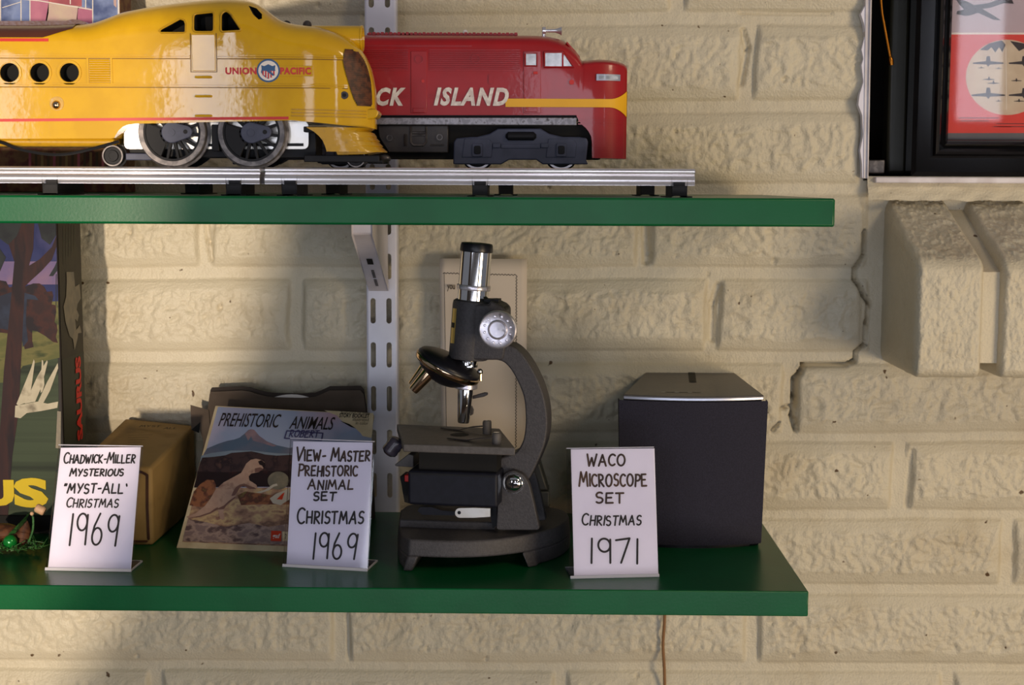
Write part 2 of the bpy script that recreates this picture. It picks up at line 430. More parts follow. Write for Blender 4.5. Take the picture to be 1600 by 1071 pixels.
def sst(a, b, x):
    t = np.clip((x - a) / (b - a), 0, 1); return t * t * (3 - 2 * t)
WX = lambda px, py=300: PY(px, py, 0).x
SLOPE = 0.006
def WZ(px, py):
    p = PY(px, py, 0); return p.z - SLOPE * p.x
bands = [(1300, 19, 40), (1200, 157, 176.5), (1300, 286, 305), (1000, 417, 437), (1000, 547, 566.5), (1400, 675, 690), (1400, 796, 811), (1400, 912, 928), (700, 1033, 1047)]
bz = [(WZ(a, b), WZ(a, c)) for a, b, c in bands]
for k in range(4):
    bz.insert(0, (bz[0][0] + 0.0755, bz[0][1] + 0.0755)); bz.append((bz[-1][0] - 0.069, bz[-1][1] - 0.069))
joint_px = {3: [1048], 4: [1160], 5: [700], 6: [325, 1005], 7: [465, 1115], 8: [1237, 595], 9: [1412], 10: [1590], 11: [1185, 530], 12: [233, 880, 1500]}
def axis(lo, a, b, hi, fine, coarse):
    return np.concatenate([np.arange(lo, a, coarse), np.arange(a, b, fine), np.arange(b, hi, coarse)])
ax_ = axis(-1.0, WX(-25), WX(1625), 1.0, 0.0016, 0.006)
az_ = axis(-0.55, PY(800, 1095, 0).z, PY(800, -25, 0).z, 0.85, 0.0016, 0.006)
X, Z = np.meshgrid(ax_, az_)
Zs = Z - SLOPE * X + (fbm(X, Z, 9, 91, 3) - 0.5) * 0.0035
Xw = X + (fbm(X, Z, 22, 55, 3) - 0.5) * 0.009
Hh = (fbm(X, Z, 60, 5, 4) - 0.5) * 0.0014 + (fbm(X, Z, 260, 15, 2) - 0.5) * 0.0007
wx_, wz_ = X + (fbm(X, Z, 30, 61, 3) - .5) * .02, Z + (fbm(X, Z, 30, 71, 3) - .5) * .02
rough = (fbm(wx_, wz_, 60, 21, 4, True) - 0.55) * 0.0044 + (fbm(wx_, wz_, 200, 33, 3, True) - 0.5) * 0.0038 + (fbm(X, Z, 14, 44, 2) - 0.5) * 0.0026
xl = WX(1349, 400)
for i in range(len(bz) - 1):
    zt_, zb_ = bz[i][1], bz[i + 1][0]
    js = [WX(j, 500) for j in joint_px.get(i, [])]
    if not js: js = [0.11 * i - 0.3]
    L0 = 0.377
    js = sorted(js)
    while js[0] > -1.3: js.insert(0, js[0] - L0)
    while js[-1] < 1.3: js.append(js[-1] + L0)
    J = np.array(js); dj = np.min(np.abs(Xw[..., None] - J), axis=-1) - 0.0062
    inz = (Zs < zt_) & (Zs > zb_)
    dz = np.minimum(zt_ - Zs, Zs - zb_)
    d = np.minimum(dz, dj)
    if i in (6, 7):
        d = np.minimum(d, xl + 0.003 - Xw + (0.004 if i == 7 else 0)); dj = np.minimum(dj, xl - Xw)
    ok = inz & (d > 0)
    hb = 0.0026 * sst(0, 0.0016, d) + 0.0030 * sst(0.0005, 0.0105, dz) * sst(0, 0.004, dj)
    msk = sst(0.0085, 0.0135, dz) * sst(0.003, 0.012, dj)
    hb = hb + rough * msk
    Hh = np.where(ok, Hh * 0.5 + hb, Hh)
def crack(pts, w, depth):
    global Hh
    P_ = [(WX(a, b), PY(a, b, 0).z) for a, b in pts]
    for (x0, z0), (x1, z1) in zip(P_[:-1], P_[1:]):
        dx, dz2 = x1 - x0, z1 - z0; L2 = dx * dx + dz2 * dz2
        t = np.clip(((X - x0) * dx + (Z - z0) * dz2) / L2, 0, 1)
        dd = np.hypot(X - x0 - t * dx, Z - z0 - t * dz2)
        Hh = Hh - depth * (1 - sst(w * 0.4, w, dd)) * (Hh > -depth)
crack([(1349, 362), (1349, 396), (1335, 420), (1334, 436), (1341, 446), (1349, 462), (1357, 474), (1353, 505), (1351, 537), (1337, 548), (1335, 564), (1325, 568)], 0.0022, 0.017)
crack([(1320, 570), (1255, 570), (1249, 582), (1241, 592), (1240, 622), (1237, 650), (1243, 672)], 0.0026, 0.017)
crack([(1236, 634), (1220, 638)], 0.002, 0.010); crack([(1216, 660), (1206, 672)], 0.002, 0.010)
crack([(1008, 352), (1010, 408)], 0.0045, 0.006)
crack([(1122, 447), (1113, 475), (1112, 530)], 0.004, 0.004); crack([(545, 962), (547, 1030)], 0.0028, 0.005)
crack([(1160, 48), (1168, 75), (1158, 130)], 0.0035, 0.005); crack([(1424, 705), (1418, 790)], 0.0035, 0.005)
crack([(1155, 19), (1300, 21)], 0.0016, 0.003); crack([(323, 352), (326, 378), (331, 405)], 0.0028, 0.004)
# sparse pits
for k in range(90):
    px_, pz_ = rng.uniform(-0.5, 0.5), rng.uniform(-0.2, 0.48); r_ = rng.uniform(0.0008, 0.0022)
    i0, i1 = np.searchsorted(ax_, [px_ - 0.004, px_ + 0.004]); j0, j1 = np.searchsorted(az_, [pz_ - 0.004, pz_ + 0.004])
    sx, sz = np.meshgrid(ax_[i0:i1], az_[j0:j1]); Hh[j0:j1, i0:i1] -= 0.0032 * (np.hypot(sx - px_, (sz - pz_) * 0.8) < r_)
nz, nx = Hh.shape
co = np.stack([X, -Hh, Z], -1).reshape(-1, 3)
idx = np.arange(nz * nx).reshape(nz, nx)
q = np.stack([idx[:-1, :-1], idx[:-1, 1:], idx[1:, 1:], idx[1:, :-1]], -1).reshape(-1, 4)
xc = (X[:-1, :-1] + X[1:, 1:]).ravel() / 2; zc = (Z[:-1, :-1] + Z[1:, 1:]).ravel() / 2
WIN_X, WIN_Z = WX(1353, 150), PY(1450, 283, 0).z
q = q[~((xc > WIN_X) & (zc > WIN_Z) & (zc < WIN_Z + 0.42) & (xc < WIN_X + 0.42))]
me = bpy.data.meshes.new('wall_back')
me.vertices.add(len(co)); me.vertices.foreach_set('co', co.ravel())
me.loops.add(q.size); me.loops.foreach_set('vertex_index', q.ravel().astype(np.int32))
me.polygons.add(len(q)); me.polygons.foreach_set('loop_start', np.arange(0, q.size, 4, dtype=np.int32))
me.update(calc_edges=True); me.polygons.foreach_set('use_smooth', np.ones(len(q), dtype=bool))
wall = bpy.data.objects.new('wall_back', me); COL.objects.link(wall); struct(wall)
def wall_paint():
    m = mat('cream_painted_brick', (206, 196, 172), 0.42, var=[(206, 196, 172), (202, 191, 166), (190, 177, 150)], vscale=14, vlo=0.35, vhi=0.75, bump=0.75, bscale=520)
    nt = m.node_tree; N = nt.nodes; L = nt.links; b = N['Principled BSDF']
    src = b.inputs['Base Color'].links[0].from_socket
    tc = [n for n in N if n.type == 'TEX_COORD'][0]
    n = N.new('ShaderNodeTexNoise'); n.inputs['Scale'].default_value = 95; n.inputs['Detail'].default_value = 2
    r = N.new('ShaderNodeValToRGB'); r.color_ramp.elements[0].position = 0.735; r.color_ramp.elements[1].position = 0.77
    mx = N.new('ShaderNodeMix'); mx.data_type = 'RGBA'; mx.inputs[7].default_value = lin((92, 70, 46))
    L.new(tc.outputs['Object'], n.inputs['Vector']); L.new(n.outputs['Fac'], r.inputs['Fac']); L.new(r.outputs['Color'], mx.inputs[0])
    L.new(src, mx.inputs[6]); L.new(mx.outputs[2], b.inputs['Base Color'])
    return m
M['paint'] = wall_paint()
me.materials.append(M['paint'])

# ---- brick sill under the window: rowlock headers, sloping outwards
from mathutils import noise as mn
YF = -0.122
sill_zb, sill_zf, sill_zl = PY(1450, 306, 0).z, PY(1480, 411, YF).z, PY(1480, 592, YF).z
def sill_brick(mb, xa, xb, seed):
    N = 64; r = 0.085
    def pos(a, b, c):   # unit box, rounded: a across, b depth (0 front), c height
        p = Vector((a, b, c)); qv = Vector([min(max(k, r), 1 - r) for k in p]); dlt = p - qv
        # round in cube space
        if dlt.length > 1e-9:
            dlt = dlt.normalized() * r
            p = qv + dlt
        x = xa + (xb - xa) * p.x; y = YF + (0.012 - YF) * p.y
        top = sill_zf + (sill_zb - sill_zf) * p.y
        z = sill_zl + (top - sill_zl) * p.z
        return Vector((x, y, z))
    faces = [lambda s, t: (s, 0, t), lambda s, t: (s, t, 1), lambda s, t: (0, 1 - s, t), lambda s, t: (1, s, t), lambda s, t: (s, 1 - t, 0)]
    for fi, f in enumerate(faces):
        rows = []
        for i in range(N + 1):
            row = []
            for j in range(N + 1):
                p = pos(*f(j / N, i / N))
                k = {0: 0.0020, 1: 0.0024, 2: 0.0008, 3: 0.0008, 4: 0.001}[fi]
                e = min(min(i, N - i), min(j, N - j)) / N
                k = k * min(1, e * 9)
                nrm = Vector(((0, -1, 0), (0, -0.4, 0.9), (-1, 0, 0), (1, 0, 0), (0, 0, -1))[fi])
                w = 0.6 * mn.fractal(p * 70 + Vector((seed, 0, 0)), 0.7, 2.0, 5) + 0.7 * abs(mn.noise(p * 190 + Vector((seed, 3, 0)))) + .4 * mn.noise(p * 420)
                row.append(p + nrm * w * k)
            rows.append(row)
        mb.grid(rows, 'paint')
sb = MB()
xa = PY(1432, 500, YF).x; wbr = PY(1538, 500, YF).x - xa; gap_ = PY(1566, 500, YF).x - PY(1538, 500, YF).x
for k in range(4): sill_brick(sb, xa + k * (wbr + gap_), xa + k * (wbr + gap_) + wbr, 11.3 * k)
for k in range(3):
    x0 = xa + k * (wbr + gap_) + wbr - 0.004; x1 = x0 + gap_ + 0.008
    sb.hexa([(x0, YF + 0.010, sill_zl + 0.012), (x1, YF + 0.010, sill_zl + 0.012), (x1, YF + 0.010, sill_zf - 0.008), (x0, YF + 0.010, sill_zf - 0.008),
             (x0, 0.01, sill_zl + 0.012), (x1, 0.01, sill_zl + 0.012), (x1, 0.01, sill_zb - 0.008), (x0, 0.01, sill_zb - 0.008)], 'paint')
# rough bed of mortar from the wall down onto the headers
x0, x1 = WX(1352), xa + 4 * (wbr + gap_)
rows = []
for i in range(13):
    rows.append([Vector((x0 + (x1 - x0) * j / 110, -0.005 - 0.010 * (i / 12) + 0.0014 * mn.noise(Vector((j * .21, i * .3, 2))), WIN_Z + 0.004 - (WIN_Z + 0.006 - sill_zb + 0.002) * i / 12 + (0.0018 * mn.noise(Vector((j * .17, 0, 5))) if i > 9 else 0))) for j in range(111)])
sb.grid(rows, 'paint')
struct(sb.build('trim_1', smooth=50, recalc=False))

# ---- window recess
win = bpy.data.objects.new('window_1', None); COL.objects.link(win); win.location = (WIN_X, 0, WIN_Z); win['_o'] = tuple(win.location); struct(win)
x1 = WIN_X + 0.42; z1 = WIN_Z + 0.42; yb = 0.15
rec = MB()
rec.add([(WIN_X, -.004, WIN_Z), (WIN_X, yb, WIN_Z), (WIN_X, yb, z1), (WIN_X, -.004, z1)], [(0, 1, 2, 3)], 'dark_brown')
rec.add([(x1, -.004, WIN_Z), (x1, yb, WIN_Z), (x1, yb, z1), (x1, -.004, z1)], [(3, 2, 1, 0)], 'dark_brown')
rec.add([(WIN_X, yb, WIN_Z), (x1, yb, WIN_Z), (x1, yb, z1), (WIN_X, yb, z1)], [(0, 1, 2, 3)], 'dark_brown')
rec.add([(WIN_X, -.004, WIN_Z), (x1, -.004, WIN_Z), (x1, yb, WIN_Z), (WIN_X, yb, WIN_Z)], [(0, 1, 2, 3)], 'dark_brown')
rec.add([(WIN_X, -.004, z1), (x1, -.004, z1), (x1, yb, z1), (WIN_X, yb, z1)], [(3, 2, 1, 0)], 'dark_brown')
rec.build('recess', win, recalc=False)
fr = MB()
fp = front(-0.010)
fr.prism(fp, [fp.px(1351, -40), (fp.px(1361.5, -40)), fp.px(1355.5, 279), fp.px(1347.5, 279)], -0.02, 0.004, 'white_frame')
fr.prism(fp, [fp.px(1358, -40), (fp.px(1360, -40)), fp.px(1354.2, 279), fp.px(1352.4, 279)], 0.004, 0.006, 'white_frame')
fr.build('window_frame', win, bevel=0.0008)
sl = MB(); a = PY(1368, 286, -0.016); b = PY(1368, 276.5, -0.016)
sl.box((a.x, -0.016, a.z), (x1, 0.02, b.z), 'white_frame'); sl.build('window_sill', win, bevel=0.001)
ck = MB(); cp = front(-0.0125)
pts = [(1353, -40), (1352, 8), (1345, 22), (1350, 38), (1351.5, 55), (1346, 78), (1349, 92), (1346, 102), (1349, 128), (1343, 148), (1341, 164), (1347, 180), (1348.5, 212), (1344, 235), (1346.5, 255), (1347, 278), (1350, 278), (1357, -40)]
ck.pprism(cp, pts, -0.008, 0.0006, 'caulk'); ck.build('caulk', win)
po = MB(); pp = front(0.035)
po.pprism(pp, [(1394, -60), (1424, -60), (1416, 272), (1385, 272)], -0.02, 0.0, 'olive'); po.build('mullion', win, bevel=0.003)
br = MB(); pp = front(0.012)
br.pprism(pp, [(1357, 250), (1383, 250), (1382, 271), (1356, 271)], -0.012, 0.0, 'rim'); br.build('corner_bracket', win, bevel=0.001)
cd = MB(); cd.tube([PY(1373, -40, 0.02), PY(1378, 20, 0.02), PY(1391, 90, 0.02)], 0.0013, 'brass')
cd.lathe(PY(1391, 88, 0.02), PY(1393, 101, 0.02), [(0, 0.0013), (0.003, 0.0024), (0.008, 0.0020)], 'brass', 12); cd.build('pull_cord', win)

# ---- framed print in the recess
def frame_loop(mb, pl, x0, y0, x1, y1, prof, m):
    loops = [[pl.at(x0 + i, y0 + i, h), pl.at(x1 - i, y0 + i, h), pl.at(x1 - i, y1 - i, h), pl.at(x0 + i, y1 - i, h)] for i, h in prof]
    for a, b in zip(loops[:-1], loops[1:]):
        for k in range(4): mb.add([a[k], a[(k + 1) % 4], b[(k + 1) % 4], b[k]], [(0, 1, 2, 3)], m)
PFY = 0.004
pf = front(PFY)
bx, bzv = pf.px(1424, 275.5); ix, iz = pf.px(1482, 238)
PW = 0.205; PHT = 0.33
pic = thing('framed_print', (bx + PW / 2, PFY + 0.01, bzv), 'black lacquered picture frame with an aeroplane print, standing in the window recess', 'picture')
sc_ = SC(PFY)
fm = MB()
prof = [(0, -0.022), (0, -0.002), (0.004, 0.0)] + [(px_ * sc_, h) for px_, h in ((28, 0.0), (31, 0.001), (34, 0.005), (38, 0.0075), (42, 0.005), (45, 0.0032), (49, 0.0045), (53, 0.002), (55, -0.003))] + [(57, 0)][:0] + [(ix - bx, -0.004), (ix - bx, -0.012)]
frame_loop(fm, pf, bx, bzv, bx + PW, bzv + PHT, prof, 'gloss_black')
fm.build('frame', pic, smooth=18)
bk = MB(); bk.box((bx + 0.003, PFY + 0.012, bzv + 0.003), (bx + PW - 0.003, PFY + 0.02, bzv + PHT - 0.003), 'dark'); bk.build('backing', pic)
pr = MB(); ip = front(PFY + 0.0105)
M['p_lilac'] = mat('print_lilac_grey', (186, 170, 180), 0.6); M['p_red'] = mat('print_red', (214, 66, 58), 0.6)
M['p_slate'] = mat('print_slate', (96, 98, 104), 0.6); M['p_cream'] = mat('print_cream', (206, 190, 168), 0.6, var=(196, 178, 156), vscale=60)
M['p_plane'] = mat('print_aeroplane', (52, 46, 54), 0.6)
L_, R_, T_ = 1478, 1670, -130
def rect(a, b, c, d): return [(a, d), (c, d), (c, b), (a, b)]
pr.pflat(ip, rect(L_, T_, R_, 242), 0, 'p_lilac'); pr.pflat(ip, rect(L_, 51, R_, 54), 0.0001, 'white_badge')
pr.pflat(ip, rect(L_, 54, R_, 208), 0.0001, 'p_red'); pr.pflat(ip, rect(L_, 208, R_, 242), 0.0001, 'p_slate')
pr.pflat(ip, circle(1573, 121, 64, 44, 59), 0.0002, 'p_cream')
pr.pflat(ip, [(1531, 78), (1545, 68), (1565, 63), (1571, 70), (1566, 82), (1561, 74), (1555, 82), (1549, 74), (1543, 79)], 0.0003, 'p_plane')
pr.pflat(ip, [(1578, 64), (1600, 68), (1614, 78), (1607, 82), (1600, 76), (1592, 80), (1585, 72)], 0.0003, 'p_plane')
def plane_sil(cx, cy, s, h=0.0004):
    pr.pflat(ip, [(cx - s, cy), (cx - .15 * s, cy - .10 * s), (cx - .1 * s, cy - .42 * s), (cx + .1 * s, cy - .42 * s), (cx + .15 * s, cy - .10 * s), (cx + s, cy), (cx + s, cy + .08 * s), (cx + .12 * s, cy + .12 * s), (cx, cy + .26 * s), (cx - .12 * s, cy + .12 * s), (cx - s, cy + .08 * s)], h, 'p_plane')
plane_sil(1544, 98, 24); plane_sil(1600, 98, 24); plane_sil(1544, 148, 26); plane_sil(1600, 148, 24)
for a, b, s in ((1545, 124, 9), (1552, 130, 9), (1588, 126, 8), (1533, 106, 5), (1560, 107, 5), (1592, 158, 8), (1560, 158, 5)): plane_sil(a, b, s, 0.0005)
pr.pflat(ip, [(1571, 75), (1572, 75), (1573, 172), (1572, 172)], 0.0004, 'white_badge')
pr.pflat(ip, [(1492, -4), (1508, 1), (1522, 8), (1545, 5), (1560, -1), (1566, -5), (1580, -3), (1584, 6), (1568, 5), (1548, 12), (1535, 14), (1552, 24), (1564, 32), (1552, 31), (1528, 20), (1516, 24), (1508, 25), (1494, 22), (1496, 17), (1506, 15), (1498, 6)], 0.0003, 'p_plane')
for k, (a, b) in enumerate(((1498, 1560), (1500, 1545), (1556, 1640), (1558, 1640))): pr.pflat(ip, rect(a, 184 + 4.5 * k, b, 185 + 4.5 * k), 0.0003, 'p_plane')
pr.pflat(ip, rect(1552, 197.5, 1580, 198.6), 0.0003, 'p_plane')
pr.build('print', pic, smooth=0, recalc=False)
gl = MB(); g0 = front(PFY + 0.008)
gl.flat(g0, [(ix - .002, iz - .002), (bx + PW - .03, iz - .002), (bx + PW - .03, bzv + PHT - .03), (ix - .002, bzv + PHT - .03)], 0, 'glass'); gl.build('picture_glass', pic, recalc=False)

# ---- the rest of the room, behind the viewer
fl_ = MB(); fl_.box((-3.0, -3.45, -1.30), (3.0, 0.02, -1.25), 'floor'); struct(fl_.build('floor'))
M['far_wall'] = mat('tan_far_wall', (112, 96, 78), 0.8, var=(100, 84, 68), vscale=3)
wf_ = MB(); wf_.box((-3.0, -3.45, -1.25), (3.0, -3.40, 1.8), 'far_wall'); struct(wf_.build('wall_front'))

# ================================================================ SHELVES AND THEIR HARDWARE
YU, YL, YBK = -0.344, -0.280, -0.0275
zu1, zu0 = PY(650, 307.5, YU).z, PY(650, 354.5, YU).z
TH = 0.0189
UZ = zu1
su = MB(); su.box((-0.95, YU, zu1 - 0.0191), (PY(1305, 330, YU).x, YBK, zu1), 'green')
tag(su.build('shelf', base=(0, YU / 2, zu1 - 0.0191), bevel=0.0016, segs=3), 'upper green shelf board carrying the two toy locomotives', 'shelf')
sl_ = MB(); sl_.box((-0.95, YL, -TH), (PY(1263, 945, YL).x, YBK, 0), 'green')
tag(sl_.build('shelf', base=(0, YL / 2, -TH), bevel=0.0009, segs=2), 'lower green shelf board carrying the microscope and the handwritten signs', 'shelf')

# slotted standard
YS = -0.0265
sx0, sx1 = PY(572.3, 500, YS).x, PY(621.2, 500, YS).x
pitch = PY(595, 466, YS).z - PY(595, 535, YS).z; zs0 = PY(595, 486, YS).z; sh = SC(YS) * 40; swd = SC(YS) * 8.2
cx1, cx2 = PY(583, 500, YS).x, PY(607.8, 500, YS).x
std = MB(); sp_ = front(YS)
ztop = 0.62; zbot = -0.0175
def slot_cell(cx, a0, a1, zc):
    z0, z1 = zc - pitch / 2, zc + pitch / 2
    r = swd / 2; c0, c1 = zc - sh / 2 + r, zc + sh / 2 - r
    lo = [(cx + r * math.sin(t), c0 - r * math.cos(t)) for t in [math.pi / 2 * k / 6 for k in range(7)]]
    hi = [(cx + r * math.cos(t), c1 + r * math.sin(t)) for t in [math.pi / 2 * k / 6 for k in range(7)]]
    right = [(cx, z0), (a1, z0), (a1, z1), (cx, z1)] + hi[::-1] + lo[::-1]
    left = [(a0 if abs(x - a1) < 1e-9 else 2 * cx - x, z) for x, z in right][::-1]
    std.flat(sp_, right, 0, 'standard_white'); std.flat(sp_, left, 0, 'standard_white')
    loop = lo + hi; loop = loop + [(2 * cx - x, z) for x, z in loop[::-1]]
    n = len(loop)
    for k in range(n):   # the sheet's thickness round the slot
        p, q2 = loop[k], loop[(k + 1) % n]
        std.add([sp_.at(*p), sp_.at(*q2), sp_.at(*q2, -0.0018), sp_.at(*p, -0.0018)], [(0, 1, 2, 3)], 'standard_white')
mid = (cx1 + cx2) / 2; half = (cx2 - cx1) / 2
k0 = int((zbot - zs0) / pitch) - 1
zc = zs0
while zc > zbot + pitch * 0.5: zc -= pitch
zlow = zc + pitch / 2
zc += pitch
while zc < ztop:
    slot_cell(cx1, sx0 + .0022, mid, zc); slot_cell(cx2, mid, sx1 - .0022, zc); zc += pitch
zhi = zc - pitch / 2
std.flat(sp_, [(sx0 + .0022, zbot), (sx1 - .0022, zbot), (sx1 - .0022, zlow), (sx0 + .0022, zlow)], 0, 'standard_white')
for s, a, b in ((-1, sx0 + .0022, sx0), (1, sx1 - .0022, sx1)):
    rr = 0.0022
    prof = [(a, 0)] + [(b - s * rr + s * rr * math.sin(t), -rr + rr * math.cos(t)) for t in [math.pi / 2 * k / 5 for k in range(6)]] + [(b, -0.0155)]
    rows = [[sp_.at(x, zbot, h) for x, h in prof], [sp_.at(x, zhi, h) for x, h in prof]]
    std.grid(rows, 'standard_white')
o = std.build('shelf_standard', base=(mid, YS, zbot), smooth=40)
tag(o, 'white slotted steel upright screwed to the brick wall behind the microscope', 'shelf standard')

# bracket under the upper shelf
bm_ = MB(); hw0, hw1 = 0.0086, 0.0084
xc_ = PY(591.5, 455, YS - 0.004).x
za = PY(590, 455, YS - 0.004).z
zt_ = zu1 - 0.0191
side = [(-0.030, za), (-0.153, zt_ - 0.0130), (-0.1535, zt_ - 0.0015), (-0.28, zt_ - 0.0015), (-0.28, zt_), (-0.030, zt_)]
n = len(side)
A = [Vector((xc_ - (hw0 if i < 1 else hw1), y, z)) for i, (y, z) in enumerate(side)]
B = [Vector((xc_ + (hw0 if i < 1 else hw1), y, z)) for i, (y, z) in enumerate(side)]
bm_.add(A, [tuple(range(n))], 'bracket_white'); bm_.add(B, [tuple(range(n - 1, -1, -1))], 'bracket_white')
for i in range(3): bm_.add([A[i], A[i + 1], B[i + 1], B[i]], [(0, 1, 2, 3)], 'bracket_white')
bo = thing('shelf_bracket', (xc_, -0.03, za), 'white folded steel bracket under the upper shelf', 'shelf bracket')
o = bm_.build('arm', bo, smooth=30, recalc=False, bevel=0.0015)
bd = MB()
def on_arm(t, u, h=0.0):   # t along the lower face from the wall, u across
    a, b = Vector((0, side[0][0], side[0][1])), Vector((0, side[1][0], side[1][1]))
    p = a + (b - a) * t; d = (b - a).normalized(); nn = Vector((0, -1, 0)) - d * (-d.y); nn.normalize()
    if nn.z > 0: nn = -nn
    q_ = p + nn * h; return Vector((xc_ + u, q_.y, q_.z))
def arm_patch(t0, t1, u0, u1, m, h):
    bd.add([on_arm(t0, u0, h), on_arm(t0, u1, h), on_arm(t1, u1, h), on_arm(t1, u0, h)], [(0, 1, 2, 3)], m)
arm_patch(0.50, 0.60, -0.0025, 0.0025, 'dark', .0004)
arm_patch(0.10, 0.40, -0.0013, 0.0013, 'rim', .0003)
arm_patch(0.24, 0.255, -0.0026, 0.0026, 'standard_white', .0005)
bd.build('punched_slots', bo, smooth=0, recalc=False)

# thin cord hanging under the lower shelf
cdm = MB(); cdm.tube(smooth_line([PY(1040, 930, -0.0125), PY(1038, 975, -0.013), PY(1036, 1010, -0.0125), PY(1038, 1045, -0.013), PY(1039, 1100, -0.0125), PY(1039, 1180, -0.0125)], 5), 0.0014, 'cord', 8)
tag(cdm.build('cord', base=PY(1039, 1180, -0.0125)), 'thin brown cord hanging down the brick wall below the lower shelf', 'cord')

# ================================================================ UPPER SHELF: TRACK AND LOCOMOTIVES
Y1, Y2 = -0.300, -0.190          # centre lines of the front and the rear track
GA = 0.016                       # rail spacing
ZR = PY(600, 262, Y1 - GA).z     # rail head
def rail(mb, x0, x1, y, skip=None):
    h = 0.0112
    prof = [(0.0008, 0), (0.0018, -.0005), (0.0023, -.0016), (0.0020, -.0030), (0.0011, -.0040), (0.0011, -.0047), (0.0029, -.0053), (0.0036, -.0062), (0.0038, -.0082), (0.0037, -.0104), (0.0041, -.0110), (0.0041, -.0116)]
    prof = [(-a, b) for a, b in prof] + [(a, b) for a, b in prof[::-1]]
    A = [Vector((x0, y + a, ZR + b)) for a, b in prof]; B = [Vector((x1, y + a, ZR + b)) for a, b in prof]
    n = len(A)
    mb.add(A + B, [(i, i + n, (i + 1) % n + n, (i + 1) % n) for i in range(n)] + [tuple(range(n)), tuple(range(2 * n - 1, n - 1, -1))], 'steel')
def tie(px, y, track, half, feet=True):
    """pressed black steel cross tie, open below, with turned-out feet and clips over the rail base"""
    t = MB(); c = PY(px, 290, y - half).x; zt = ZR - 0.0116; w = 0.0052; zb = UZ
    for s in (-1, 1):
        t.box((min(c + s * w, c + s * (w - 0.001)), y - half, zb + 0.0006), (max(c + s * w, c + s * (w - 0.001)), y + half, zt), 'black_metal')
        if feet: t.box((min(c + s * w, c + s * (w + 0.0036)), y - half, zb), (max(c + s * w, c + s * (w + 0.0036)), y + half, zb + 0.0008), 'black_metal')
    t.box((c - w, y - half, zt - 0.0010), (c + w, y + half, zt), 'black_metal')
    t.hexa([(c - w + .0005, y - half, zb + .001), (c + w - .0005, y - half, zb + .001), (c + w, y - half, zt), (c - w, y - half, zt),
            (c - w + .0005, y - half + .001, zb + .001), (c + w - .0005, y - half + .001, zb + .001), (c + w, y - half + .001, zt), (c - w, y - half + .001, zt)], 'black_metal')
    for k in (-1, 0, 1):
        t.box((c - .004, y + k * GA - .0056, zt - .0005), (c + .004, y + k * GA - .0028, zt + .0024), 'black_metal')
    t.build('cross_tie', track, bevel=0.0003)
def track(x0, x1, y, ties, label, group=None):
    r = thing('track_section', ((x0 + x1) / 2, y, UZ), label, 'toy train track', group)
    for k in (-1, 0, 1):
        m = MB(); rail(m, x0, x1, y + k * GA); m.build('rail', r, smooth=40)
    pn = MB()
    for k in (-1, 0, 1): pn.cyl((x1 - .004, y + k * GA, ZR - .0022), (x1 + .0005 if x1 > .05 else x1 + .006, y + k * GA, ZR - .0022), 0.0014, 'steel', n=10)
    pn.build('track_pin', r)
    for p in ties: tie(p, y, r, GA + 0.0085)
    return r
yn = Y1 - GA
xj0, xj1 = PY(407, 275, yn).x, PY(415, 275, yn).x
track(-0.72, xj0, Y1, (-420, -140, 78, 365), 'tinplate track section under the yellow locomotive, left of the rail joint')
track(xj1, PY(1085, 275, yn).x, Y1, (452, 750, 1062), 'tinplate track section right of the rail joint, near the front edge of the green shelf')
track(-0.72, PY(1060, 275, Y2 - GA).x, Y2, (-120, 90, 300, 520, 790, 1012), 'tinplate track on the rear of the upper shelf under the red locomotive')

